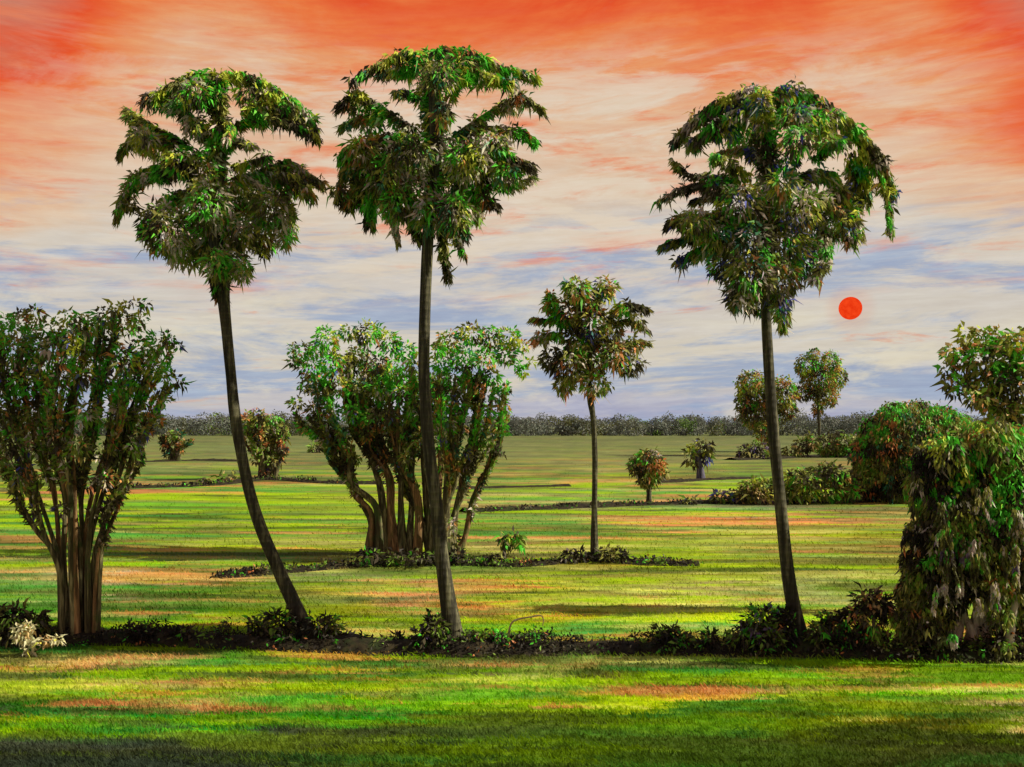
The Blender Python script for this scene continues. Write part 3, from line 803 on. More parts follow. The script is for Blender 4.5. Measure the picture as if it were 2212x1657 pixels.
YC = gdist(1402)
palm('tall palm with full drooping domed crown touched with blue, beside the red sun', (1737, 1402), YC,
     [(1738, 1406), (1716, 1320), (1701, 1230), (1690, 1130), (1682, 1050), (1672, 950), (1664, 850), (1658, 750), (1655, 680), (1655, 600), (1657, 500), (1659, 400), (1650, 260), (1645, 200)],
     [22, 16, 14, 13, 12.5, 12, 11.5, 11, 10.5, 12, 12, 12, 9, 4],
     [([(1659, 397), (1655, 300), (1645, 200)], 26),
      ([(1659, 203), (1595, 206), (1539, 232), (1497, 262), (1455, 305)], (36, 18)),
      ([(1640, 230), (1580, 250), (1530, 280), (1490, 310)], (36, 20)),
      ([(1640, 330), (1600, 320), (1560, 330)], 14),
      ([(1665, 200), (1733, 206), (1793, 238), (1849, 284), (1909, 347), (1930, 418)], (36, 15)),
      ([(1680, 235), (1740, 250), (1790, 275)], 30),
      ([(1856, 315), (1898, 362), (1918, 432), (1924, 500)], (20, 8)),
      ([(1838, 330), (1862, 380), (1868, 440)], (26, 16)),
      ([(1760, 345), (1785, 312), (1826, 305)], 16),
      ([(1698, 400), (1750, 372), (1796, 378), (1825, 432), (1858, 510)], (24, 20)),
      ([(1720, 420), (1780, 430), (1830, 470), (1840, 520)], (28, 16)),
      ([(1616, 392), (1539, 378), (1490, 376), (1452, 344)], (11, 5)),
      ([(1612, 380), (1580, 350), (1545, 335)], 15),
      ([(1595, 400), (1521, 394), (1468, 408), (1422, 434)], (14, 6)),
      ([(1590, 420), (1540, 420), (1495, 432)], 11),
      ([(1580, 470), (1520, 465), (1470, 470), (1440, 485)], (28, 12)),
      ([(1560, 510), (1490, 510), (1430, 530)], (26, 8)),
      ([(1560, 530), (1500, 545), (1470, 560)], 20),
      ([(1779, 500), (1785, 560), (1757, 602)], (20, 8)),
      ([(1610, 600), (1590, 640), (1588, 660)], 14),
      ([(1685, 640), (1692, 680), (1692, 712)], (14, 6))],
     [(1600, 440, 50, 45), (1660, 450, 50, 50), (1720, 450, 48, 45), (1560, 500, 48, 48), (1620, 530, 55, 55), (1690, 530, 55, 55), (1750, 500, 45, 45), (1800, 480, 40, 40), (1570, 570, 40, 40),
      (1620, 600, 50, 50), (1680, 600, 45, 50), (1730, 560, 40, 40), (1600, 640, 30, 28), (1645, 650, 36, 28), (1685, 660, 18, 30), (1650, 320, 24, 50), (1500, 480, 36, 26), (1830, 440, 30, 36), (1770, 260, 26, 26), (1690, 400, 30, 30), (1720, 300, 30, 28), (1610, 290, 40, 30), (1570, 270, 36, 26), (1720, 250, 40, 26), (1780, 300, 24, 24), (1860, 400, 26, 34), (1540, 400, 26, 14), (1700, 350, 22, 26)],
     [('green', .22), ('lime', .12), ('blue', .09), ('grey', .12), ('orange', .03), ('teal', .04)], density=0.95)

YD = gdist(1211)
palm('shorter slender palm standing in mid field with small tufted crown', (1284, 1211), YD,
     [(1284, 1214), (1284, 1110), (1285, 986), (1281, 904), (1275, 860), (1271, 800), (1270, 720), (1272, 640)],
     [10, 6.6, 5.8, 5.6, 7, 6, 5, 3],
     [([(1230, 690), (1190, 660), (1190, 632)], (14, 9)), ([(1220, 690), (1180, 690), (1148, 686)], (10, 5)), ([(1270, 680), (1290, 630), (1330, 615)], (18, 10)),
      ([(1260, 680), (1245, 630), (1225, 610)], (18, 12)), ([(1310, 690), (1350, 655), (1398, 665)], (10, 8)), ([(1320, 700), (1360, 690), (1400, 712)], (8, 5)),
      ([(1310, 750), (1360, 738), (1402, 738)], (10, 5)), ([(1220, 720), (1180, 722), (1155, 735)], (12, 7))],
     [(1246, 625, 28, 26), (1303, 625, 24, 26), (1188, 660, 14, 22), (1229, 678, 36, 32), (1170, 728, 16, 13), (1279, 698, 38, 40), (1355, 664, 22, 15), (1376, 690, 12, 12), (1365, 742, 20, 15),
      (1190, 775, 22, 24), (1229, 789, 36, 36), (1279, 772, 40, 42), (1330, 765, 28, 26), (1360, 788, 28, 20), (1218, 830, 20, 20), (1287, 828, 32, 24), (1250, 740, 36, 34), (1320, 718, 22, 20)],
     [('green', .16), ('lime', .06), ('rust', .12), ('orange', .05), ('blue', .04)], density=0.9, L=0.30, Wl=0.12, cl=0.8, group=None)

# ---- rounder, farther trees and the two far palms
FARCOL = [('dark', .25), ('dark2', .25), ('olive', .3), ('moss', .2)]
YG = gdist(985)
palm('far palm half hidden behind the trunk of the right-hand palm, heart shaped crown', (1664, 985), YG,
     [(1664, 986), (1660, 950), (1655, 900), (1650, 850)], [5, 4, 4, 3], [],
     [(1622, 828, 32, 28), (1642, 856, 48, 40), (1690, 850, 32, 38), (1638, 895, 42, 34), (1606, 870, 18, 24), (1652, 930, 22, 26), (1660, 958, 9, 14), (1700, 885, 20, 20)],
     [('green', .12), ('lime', .12), ('rust', .10), ('orange', .05)], density=0.8, L=0.6, Wl=0.32, cl=2.2, basecol=FARCOL, group=None)
YH = gdist(976)
palm('far palm with notched rusty crown on thin stalk just left of the big mound tree', (1767, 976), YH,
     [(1767, 977), (1770, 930), (1768, 890), (1768, 840)], [4, 3.2, 3.2, 2.5], [],
     [(1744, 790, 26, 26), (1794, 788, 20, 32), (1770, 820, 38, 36), (1814, 815, 15, 22), (1734, 848, 22, 18), (1782, 850, 28, 26), (1766, 884, 11, 20), (1798, 870, 6, 10), (1758, 765, 12, 14)],
     [('green', .14), ('lime', .14), ('orange', .14), ('rust', .08)], density=0.8, L=0.6, Wl=0.32, cl=2.2, basecol=FARCOL, group=None)
YE = gdist(1088)
palm('small lollipop tree with rusty top alone in the field right of the slender palm', (1402, 1088), YE,
     [(1402, 1090), (1402, 1066), (1401, 1040), (1398, 1010)], [7, 5.5, 5, 3], [],
     [(1376, 1005, 18, 24), (1398, 1000, 28, 30), (1420, 1010, 20, 28), (1400, 1030, 22, 24), (1404, 985, 24, 16)],
     [('green', .10), ('rust', .18), ('orange', .08), ('grey', .06)], density=0.8, L=0.3, Wl=0.15, cl=1.0, basecol=FARCOL, group=None, name='round_tree')
YF = gdist(1036)
palm('small dark tree with thick bluish trunk and a side tuft', (1514, 1036), YF,
     [(1514, 1038), (1512, 1012), (1506, 990), (1510, 970)], [11, 8, 7, 4], [],
     [(1515, 968, 22, 20), (1525, 985, 12, 16), (1490, 982, 10, 18), (1502, 1000, 10, 12), (1534, 965, 8, 8)],
     [('blue', .18), ('lime', .08)], density=0.7, L=0.6, Wl=0.3, cl=1.4, basecol=FARCOL, group=None, name='round_tree')
for o in bpy.data.objects:
    if o.name.startswith('round_tree') and 'bluish' in o.get('label', ''):
        for ch in o.children:
            if ch.name.startswith('trunk'):
                ch.data.materials[0] = BLUEBARK
YP = gdist(1203)
palm('tiny sapling with bright green tuft and curled crown beside the central grove', (1090, 1203), YP,
     [(1090, 1205), (1089, 1185), (1087, 1165), (1096, 1156)], [5, 4, 4, 2], [],
     [(1090, 1168, 9, 14), (1110, 1158, 18, 8), (1120, 1168, 11, 11), (1108, 1170, 9, 8), (1125, 1176, 6, 6)],
     [('green', .35), ('lime', .12)], density=0.9, L=0.3, Wl=0.13, cl=0.5, basecol=FARCOL, group=None, name='sapling')

# ---- clumps of many stems
def clump(name, label, base, Y, stems, blobs, accents, rad0, L, Wl, cl, density=1.0, basecol=None, mats=(STEMBARK,), spread=1.0, along=True, sc=1.0, cat='tree'):
    o = at(base[0], base[1], Y); o[2] = 0
    t = thing(name, label, cat, o)
    mpp = Y / F
    lv = Leaves()
    allx = [b[0] for b in blobs]
    cx, Rx = 0.5 * (min(allx) + max(allx)), 0.5 * (max(allx) - min(allx)) + 10
    for k, st in enumerate(stems):
        n = len(st)
        side = random.uniform(-1, 1)
        kx = math.sqrt(max(0.05, 1 - min(1, abs(st[-1][0] - cx) / Rx) ** 2))
        dtop = side * kx * Rx * mpp * 0.55 * spread
        path, rad = [], []
        for i, (px, py) in enumerate(st):
            f = i / (n - 1)
            jx = random.uniform(-4, 4) * sc if 0 < i else 0
            path.append(at(px + jx + (math.sin(i * 2.1 + k) * 7 * sc if i else 0), py, Y + side * 0.25 + dtop * f ** 1.3))
            rad.append(rad0 * mpp * (1 - 0.72 * f) * random.uniform(0.85, 1.2) * (1.35 if i == 0 else 1))
        if path[0][2] < 0.25:
            path[0][2] = -0.15
        tube('stem', path, rad, o, t, mats[k % len(mats)], seg=10, sub=6, wob=0.22, flute=3, seed=k * 1.7)
        if along and n > 3:
            for tw in range(3):
                pr = smooth_path(np.array(path), 6)
                i0 = int(len(pr) * random.uniform(0.18, 0.5))
                q = pr[i0:]
                m_ = len(q)
                tt = np.linspace(0, 1, m_)
                ph, am = random.uniform(0, 6.3), rad0 * mpp * random.uniform(0.6, 1.3)
                dr = random.uniform(-1, 1) * rad0 * mpp * 4.5
                q = q + np.stack([dr * tt + am * np.sin(tt * 9 + ph) * np.minimum(1, tt * 4), random.uniform(-1, 1) * rad0 * mpp * 4 * tt, 0 * tt], 1)
                q = q[::3] if m_ > 9 else q
                rr_ = rad0 * mpp * random.uniform(0.34, 0.5) * (1 - 0.75 * np.linspace(0, 1, len(q)))
                tube('stem', q, rr_, o, t, mats[(k + tw) % len(mats)], seg=7, sub=3, wob=0.25, seed=k * 3.1 + tw)
                ln = np.linalg.norm(np.diff(q, axis=0), axis=1).sum()
                lv.frond(q[len(q) // 4:], (rad0 * 0.8 * mpp, rad0 * 1.5 * mpp), int(density * ln * rad0 * 2.0 * mpp * 2.6 / (L * Wl * 0.5)), L, Wl, -0.5)
        if along:
            pp = np.array(path)
            m0 = int(len(pp) * 0.42)
            up = pp[m0:]
            if len(up) > 1:
                ln = np.linalg.norm(np.diff(up, axis=0), axis=1).sum()
                lv.frond(up, (rad0 * 1.3 * mpp, rad0 * 2.3 * mpp), int(density * ln * rad0 * 2.4 * mpp * 3.2 / (L * Wl * 0.5)), L, Wl, 0.9)
    for b in blobs:
        px, py, r = b[:3]
        ry = b[3] if len(b) > 3 else r * 0.9
        kx = math.sqrt(max(0.05, 1 - min(1, abs(px - cx) / Rx) ** 2))
        dz = random.uniform(-1, 1) * kx * Rx * mpp * 0.5 * spread
        c = at(px, py, Y + dz)
        rad = np.array((r, 0.5 * (r + ry), ry)) * mpp
        n = int(density * math.pi * rad[0] * rad[2] * 3.6 / (L * Wl * 0.5)) + 5
        lv.blob(c, rad, n, L, Wl, 0.35)
    lv.build('crown', o, t, young=0.5, cl=cl, accents=accents, base=basecol or [('dark', .28), ('dark2', .26), ('olive', .22), ('moss', .19), ('grey', .05)])
    return t
def zN(p): return (p[0] * .4804, 619.4 + p[1] * .4804)
def zO(p): return (601.7 + p[0] * .3524, 672.4 + p[1] * .3524)
stemsN = [[(270, 1590), (245, 1250), (165, 1080), (80, 950), (10, 840), (-60, 700)],
          [(290, 1600), (268, 1280), (200, 1000), (95, 750), (40, 500), (0, 330), (-20, 200)],
          [(305, 1600), (285, 1250), (235, 930), (140, 650), (100, 350), (140, 170)],
          [(318, 1590), (300, 1230), (280, 930), (200, 650), (170, 400), (215, 200)],
          [(330, 1600), (315, 1200), (295, 900), (255, 650), (275, 400), (320, 200)],
          [(345, 1610), (335, 1250), (330, 920), (340, 620), (365, 350), (420, 160)],
          [(360, 1600), (350, 1200), (355, 950), (395, 650), (430, 400), (480, 150)],
          [(375, 1610), (370, 1230), (385, 920), (420, 640), (470, 380), (540, 170)],
          [(390, 1600), (395, 1200), (430, 920), (500, 650), (560, 450), (640, 300)],
          [(400, 1600), (405, 1250), (440, 980), (530, 740), (600, 540), (690, 300)],
          [(412, 1590), (425, 1230), (490, 960), (580, 720), (650, 500), (750, 270)],
          [(425, 1580), (437, 1220), (520, 980), (620, 740), (690, 560), (735, 440)],
          [(430, 1560), (445, 1180), (500, 1040), (560, 880)],
          [(280, 1580), (255, 1300), (215, 1100), (130, 900), (50, 700), (-30, 480)],
          [(350, 1600), (325, 1100), (270, 800), (220, 560), (180, 330)],
          [(400, 1600), (410, 1150), (460, 850), (520, 600), (540, 420)],
          [(430, 1540), (470, 1120), (580, 860), (640, 760), (625, 690)]]
blobsN = [(-60, 200, 70), (20, 175, 55), (90, 150, 45), (150, 130, 45), (60, 290, 70), (150, 280, 65), (225, 190, 50), (240, 280, 55), (300, 130, 30), (330, 230, 60), (380, 165, 50), (420, 260, 60),
          (470, 130, 45), (520, 100, 40, 22), (560, 160, 60), (620, 150, 40), (600, 75, 50, 14), (660, 85, 26, 12), (490, 280, 55), (560, 330, 60), (640, 280, 55), (700, 260, 50), (755, 240, 34), (800, 265, 18, 14),
          (690, 370, 45), (620, 420, 50), (740, 390, 34), (780, 420, 38), (815, 440, 18), (730, 510, 40, 22), (20, 430, 60), (110, 430, 55), (200, 420, 45), (290, 400, 45), (370, 400, 50), (450, 420, 50), (540, 470, 50),
          (60, 580, 60), (170, 560, 45), (280, 560, 50), (390, 560, 50), (480, 580, 45), (570, 590, 50), (660, 560, 36), (700, 600, 30), (640, 650, 34), (-30, 560, 60), (30, 700, 50), (140, 720, 45), (250, 720, 40),
          (350, 720, 45), (450, 740, 40), (540, 730, 40), (600, 720, 30), (90, 850, 45), (200, 850, 35), (300, 860, 35), (400, 880, 35), (470, 860, 35), (560, 880, 18), (-40, 760, 60), (160, 1000, 30), (280, 1000, 26), (420, 1020, 26)]
clump('many_stemmed_tree', 'broad vase shaped tree of many twisted stems at the left edge', (165, 1386), gdist(1386),
      [[zN(p) for p in s] for s in stemsN], [(*zN(b), b[2] * .4804, (b[3] if len(b) > 3 else b[2] * .95) * .4804) for b in blobsN],
      [('green', .26), ('grey', .04), ('lime', .05), ('rust', .05), ('orange', .025), ('blue', .02)], 6.2, 0.18, 0.08, 0.5, 0.68, mats=(STEMBARK, STEMBARK, WARMBARK))
stemsO = [[(545, 1475), (555, 1250), (480, 1130), (420, 1000), (370, 850), (250, 750), (130, 690)],
          [(620, 1480), (600, 1200), (470, 1060), (430, 900), (400, 800), (330, 600), (280, 400)],
          [(650, 1480), (640, 1150), (600, 980), (520, 850), (480, 650), (450, 400), (430, 250)],
          [(700, 1480), (690, 1200), (640, 1000), (570, 850), (560, 600), (540, 350)],
          [(760, 1480), (750, 1150), (720, 950), (650, 850), (620, 600), (640, 350)],
          [(800, 1480), (790, 1200), (810, 950), (850, 700), (830, 400)],
          [(850, 1480), (830, 1150), (760, 900), (740, 600), (720, 350)],
          [(930, 1480), (860, 1280), (810, 1120), (700, 900), (690, 650)],
          [(960, 1490), (930, 1200), (900, 900), (860, 650), (800, 450)],
          [(1000, 1480), (1010, 1200), (990, 900), (1000, 600), (1020, 350)],
          [(1040, 1480), (1040, 1200), (1080, 1000), (1070, 700), (1100, 400)],
          [(1050, 1460), (1060, 1280), (1120, 1110), (1200, 950), (1260, 700), (1300, 450)],
          [(1090, 1470), (1110, 1400), (1170, 1290), (1200, 1150), (1270, 950), (1345, 780), (1375, 600)],
          [(1060, 1480), (1070, 1250), (1150, 1050), (1170, 800), (1200, 550), (1180, 350)],
          [(570, 1480), (580, 1300), (520, 1180), (440, 1040), (350, 900), (320, 780), (200, 620)],
          [(740, 1480), (720, 1250), (690, 1050), (620, 900), (590, 720), (500, 480)],
          [(1010, 1470), (1030, 1150), (1040, 850), (1130, 600), (1250, 350)]]
blobsO = [(130, 250, 65), (90, 310, 30), (290, 170, 75), (230, 230, 50), (420, 130, 45), (540, 130, 75), (620, 120, 40), (680, 190, 70), (780, 250, 70), (830, 330, 50), (840, 420, 50), (200, 350, 70), (330, 320, 75), (480, 280, 75), (600, 320, 75), (700, 380, 70),
          (250, 470, 75), (160, 450, 40), (110, 560, 36), (380, 460, 65), (500, 470, 55), (620, 480, 50), (750, 500, 50), (850, 540, 40), (220, 610, 55), (130, 670, 30), (330, 620, 55), (450, 620, 45), (560, 640, 40), (680, 640, 45), (800, 660, 40),
          (300, 720, 45), (400, 760, 40), (540, 760, 35), (700, 780, 40), (850, 780, 35), (620, 860, 30), (780, 900, 30), (470, 900, 30),
          (1040, 190, 75), (980, 230, 40), (1180, 140, 70), (1300, 160, 70), (1420, 160, 60), (1500, 210, 36), (1000, 320, 60), (1130, 290, 75), (1270, 280, 75), (1400, 260, 60), (1470, 330, 34), (1500, 370, 34), (1540, 310, 26, 16),
          (1060, 430, 60), (1180, 430, 60), (1310, 400, 50), (1390, 470, 35), (1350, 520, 44), (1380, 590, 36), (1000, 520, 50), (1110, 560, 50), (1220, 560, 50), (1290, 620, 40), (1350, 700, 36), (1380, 740, 24), (1010, 680, 45), (1110, 720, 45), (1210, 720, 45), (1290, 770, 34), (1330, 850, 32), (1360, 870, 16),
          (1040, 830, 36), (1140, 860, 36), (1240, 860, 30), (1000, 960, 26), (1090, 1000, 24), (1060, 1300, 24, 36), (1080, 1400, 20, 30)]
clump('many_stemmed_tree', 'central grove tree of thick winding stems with two rounded crowns behind the tallest palm', (885, 1198), gdist(1198),
      [[zO(p) for p in s] for s in stemsO], [(*zO(b), b[2] * .3524, (b[3] if len(b) > 3 else b[2] * .95) * .3524) for b in blobsO],
      [('green', .26), ('grey', .03), ('lime', .04), ('rust', .06), ('orange', .04), ('blue', .025), ('teal', .05)], 8.2, 0.24, 0.115, 0.85, 0.85, mats=(WARMBARK, STEMBARK, STEMBARK), spread=0.8)
def zR(p): return (265.4 + p[0] * .24, 840.5 + p[1] * .24)
stemsR = [[(1250, 825), (1220, 650), (1170, 480), (1120, 330)], [(1270, 825), (1250, 600), (1210, 420), (1200, 260)], [(1300, 825), (1290, 600), (1280, 420), (1290, 260)],
          [(1320, 825), (1340, 600), (1360, 420), (1370, 280)], [(1340, 825), (1380, 620), (1430, 460), (1450, 340)], [(1350, 820), (1410, 650), (1480, 520)]]
blobsR = [(1080, 300, 55, 80), (1130, 240, 40), (1200, 230, 50), (1260, 280, 60), (1340, 290, 60), (1400, 350, 50), (1210, 380, 50), (1300, 400, 60), (1380, 440, 55), (1450, 440, 36), (1230, 500, 50), (1320, 530, 55), (1410, 540, 45), (1260, 620, 45), (1340, 650, 45), (1400, 640, 30), (1280, 740, 40), (1330, 760, 30), (1160, 600, 20), (1190, 650, 16)]
clump('many_stemmed_tree', 'small far vase shaped tree between the curving palm and the central grove', (577, 1036), gdist(1036),
      [[zR(p) for p in s] for s in stemsR], [(*zR(b), b[2] * .24, (b[3] if len(b) > 3 else b[2]) * .24) for b in blobsR],
      [('green', .10), ('rust', .08), ('orange', .04), ('blue', .03)], 6, 0.42, 0.22, 1.5, 0.8, sc=0.4)
stemsS = [[(450, 645), (440, 560), (400, 480), (380, 430)], [(480, 645), (480, 540), (490, 440), (480, 380)], [(500, 645), (510, 560), (540, 510), (550, 470)]]
blobsS = [(420, 450, 36, 55), (400, 520, 24, 40), (490, 400, 36, 34), (510, 430, 26), (360, 510, 14, 26), (480, 520, 40, 50), (440, 570, 30), (520, 560, 24), (410, 590, 20, 30), (475, 610, 26)]
clump('many_stemmed_tree', 'very small far stubby tree with reddish tip in the left field', (379, 996), gdist(996),
      [[zR(p) for p in s] for s in stemsS], [(*zR(b), b[2] * .24, (b[3] if len(b) > 3 else b[2]) * .24) for b in blobsS],
      [('orange', .10), ('rust', .12), ('teal', .12)], 5, 0.65, 0.34, 2.2, 0.8, sc=0.2)

# ---- right-hand mass
YM = gdist(1330)
stemsM = [[(2262, 1332), (2250, 1150), (2222, 1000), (2190, 910), (2150, 840), (2100, 790)], [(2262, 1200), (2235, 1000), (2200, 880), (2180, 780), (2150, 740)], [(2250, 1100), (2240, 900), (2230, 780)],
          [(2185, 900), (2140, 870), (2090, 840), (2060, 800)]]
blobsM = [(2088, 726, 24), (2120, 728, 24), (2150, 734, 28), (2190, 736, 30), (2230, 750, 40), (2055, 762, 18), (2082, 772, 30), (2126, 770, 38), (2172, 772, 38), (2220, 790, 40), (2048, 800, 18), (2052, 826, 14),
          (2082, 806, 18), (2112, 822, 24), (2144, 812, 38), (2190, 812, 38), (2061, 846, 11), (2078, 838, 14), (2128, 850, 34), (2170, 852, 40), (2210, 850, 40), (2158, 890, 28), (2186, 892, 34), (2180, 925, 26), (2205, 935, 36), (2225, 980, 36), (2110, 858, 20)]
clump('leaning_tree', 'tall leafy tree leaning in from the right edge above the mound tree', (2262, 1330), YM, stemsM, blobsM,
      [('green', .2), ('lime', .06), ('rust', .05), ('orange', .03)], 9, 0.24, 0.12, 0.6, 0.8, basecol=[('dark', .22), ('dark2', .2), ('olive', .34), ('moss', .12), ('tan', .12)], along=False)

def mound(label, base, Y, blobs, accents, L, Wl, cl, stems, basecol, density=1.0, name='vine_covered_tree', stemmat=STEMBARK, stemr=8, depthk=0.55, cat='tree'):
    o = at(base[0], base[1], Y); o[2] = 0
    t = thing(name, label, cat, o)
    mpp = Y / F
    allx = [b[0] for b in blobs]
    cx, Rx = 0.5 * (min(allx) + max(allx)), 0.5 * (max(allx) - min(allx)) + 15
    for k, st in enumerate(stems):
        path = [at(px, py, Y + random.uniform(-.2, .2)) for px, py in st]
        path[0][2] = -0.12
        n = len(st)
        tube('stem', path, [stemr * mpp * (1.2 - 0.75 * i / (n - 1)) for i in range(n)], o, t, stemmat, seg=10, sub=6, wob=0.25, flute=3, seed=k * 2.3)
    lv = Leaves()
    for b in blobs:
        px, py, r = b[:3]
        ry = b[3] if len(b) > 3 else r
        kx = math.sqrt(max(0.04, 1 - min(1, abs(px - cx) / Rx) ** 2))
        for sgn in (-1, 1):
            c = at(px, py, Y + sgn * random.uniform(0.25, 1) * kx * Rx * mpp * depthk)
            rad = np.array((r, r * 0.9, ry)) * mpp
            n = int(density * math.pi * rad[0] * rad[2] * 3.2 / (L * Wl * 0.5)) + 5
            lv.blob(c, rad, n, L, Wl, 1.3, 0.6, 0.7)
            # trailing sprays hanging from the lump
            for q in range(2):
                a = random.uniform(-1, 1)
                top = c + np.array([a * rad[0], random.uniform(-.8, .2) * rad[1], rad[2] * 0.4])
                end = top + np.array([a * 0.25 * rad[0], -0.15 * rad[1], -1.5 * rad[2]])
                lv.frond(np.array([top, 0.5 * (top + end) + np.array([a * 0.15 * rad[0], 0, 0]), end]), (rad[0] * .18, rad[0] * .14), int(n * 0.10), L, Wl, 1.2)
    lv.p = [np.column_stack([p[:, 0], p[:, 1], np.maximum(p[:, 2], 0.02)]) for p in lv.p]
    lv.build('foliage', o, t, basecol, accents, cl, young=0.5)
    return t
MCOL = [('soot', .20), ('dark', .26), ('dark2', .22), ('olive', .20), ('moss', .12)]
YK = gdist(1082)
mound('big rounded mound tree topped green and orange behind the palm, right of the far palms', (1965, 1082), YK,
      [(1900, 940, 45), (1880, 985, 42), (1935, 912, 45), (1980, 905, 42), (2030, 918, 45), (2070, 935, 40), (1930, 970, 55), (1985, 965, 60), (2045, 975, 55), (1875, 1030, 36), (1930, 1030, 50), (1990, 1030, 55), (2050, 1030, 50), (1890, 1060, 34, 26), (1950, 1062, 40, 26), (2010, 1065, 40, 24), (2085, 975, 40), (1868, 960, 24)],
      [('green', .20), ('teal', .06), ('rust', .10), ('orange', .05)], 0.28, 0.14, 1.1, [[(1965, 1082), (1960, 1040), (1950, 980)], [(2000, 1082), (2010, 1030), (2030, 970)]], MCOL, 0.9)
YL = gdist(1414)
mound('vine draped tree spilling to the ground at the right edge with pale roots showing', (2090, 1414), YL,
      [(2048, 975, 36), (2090, 965, 40), (2140, 960, 36), (2180, 985, 44), (2225, 1010, 50), (2015, 1020, 36), (2065, 1030, 55), (2130, 1030, 60), (2195, 1060, 60), (2000, 1085, 34), (2050, 1100, 50), (2110, 1110, 55), (2175, 1130, 58), (2235, 1130, 50),
       (1990, 1150, 32), (2035, 1170, 44), (2095, 1180, 48), (2150, 1200, 44), (2210, 1200, 50), (1978, 1215, 32), (2020, 1235, 38), (2070, 1230, 40), (2130, 1245, 34), (2195, 1260, 38), (1964, 1280, 30), (2002, 1300, 34), (2035, 1280, 26), (1956, 1335, 28), (1992, 1360, 32), (2030, 1375, 26, 22), (2205, 1300, 30), (2225, 1360, 36), (1965, 1385, 30, 26), (2150, 1270, 30), (2100, 1265, 26), (2060, 1300, 24), (2165, 1330, 24), (2240, 1230, 40), (2240, 1300, 40), (2040, 1340, 22), (2165, 1400, 26, 16), (2095, 1404, 26, 12), (2215, 1400, 34, 24), (1985, 1250, 36), (1975, 1330, 36), (2010, 985, 34), (1990, 1040, 30), (2110, 935, 30), (2160, 940, 34), (2205, 960, 40)],
      [('grey', .05), ('green', .15), ('lime', .05), ('rust', .05)], 0.155, 0.07, 0.75,
      [[(2060, 1414), (2075, 1340), (2085, 1260), (2070, 1150), (2060, 1050)], [(2085, 1410), (2110, 1330), (2125, 1255), (2120, 1150), (2110, 1040)], [(2130, 1412), (2128, 1330), (2118, 1260), (2150, 1150)],
       [(2040, 1412), (2050, 1380), (2070, 1345)], [(2110, 1414), (2100, 1370), (2082, 1330), (2060, 1280)], [(2182, 1414), (2183, 1350), (2190, 1300), (2175, 1240), (2180, 1130)], [(2150, 1414), (2165, 1360), (2150, 1290), (2155, 1230)]],
      MCOL, 0.85, stemmat=PALEBARK, stemr=11)

vt = [o for o in bpy.data.objects if o.name.startswith('vine_covered_tree') and 'spilling' in o['label']][0]
lm = Leaves()
for px, py, rx, ry in [(2060, 1245, 30, 60), (2098, 1225, 26, 60), (2030, 1300, 16, 40), (2130, 1240, 20, 50), (2185, 1235, 24, 60), (2070, 1385, 28, 16), (2045, 1180, 18, 40), (2150, 1300, 16, 44), (2115, 1330, 12, 40), (2205, 1150, 26, 50), (2120, 1090, 18, 40), (2030, 1120, 14, 36)]:
    mp_ = YL / F
    for q in range(4):
        a = at(px + random.uniform(-.8, .8) * rx, py - ry, YL - random.uniform(1.25, 1.7))
        b = a + np.array([random.uniform(-.2, .2), random.uniform(-.1, .1), -2 * ry * mp_ * random.uniform(.3, .75)])
        lm.frond(np.array([a, 0.5 * (a + b) + np.array([random.uniform(-.08, .08), 0, 0]), b]), (rx * .35 * mp_, rx * .22 * mp_), int(2.2 * rx * ry / 30), 0.13, 0.055, 1.2)
lm.p = [np.column_stack([p[:, 0], p[:, 1], np.maximum(p[:, 2], 0.02)]) for p in lm.p]
lm.build('hanging_moss', tuple(vt.location), vt, [('dark', .15), ('dark2', .25), ('olive', .26), ('grey', .34)], [('violet', .08), ('green', .08)], 0.35)
tube('stem', [at(px, py, YL - 0.7) + np.array([0, 0, -0.08 if k == 0 else 0]) for k, (px, py) in enumerate([(2181, 1427), (2182, 1380), (2186, 1340), (2192, 1300), (2186, 1270)])], [13 * YL / F, 10 * YL / F, 8 * YL / F, 6 * YL / F, 3 * YL / F], tuple(vt.location), vt, PALEBARK, seg=10, sub=6, wob=0.25, flute=3)

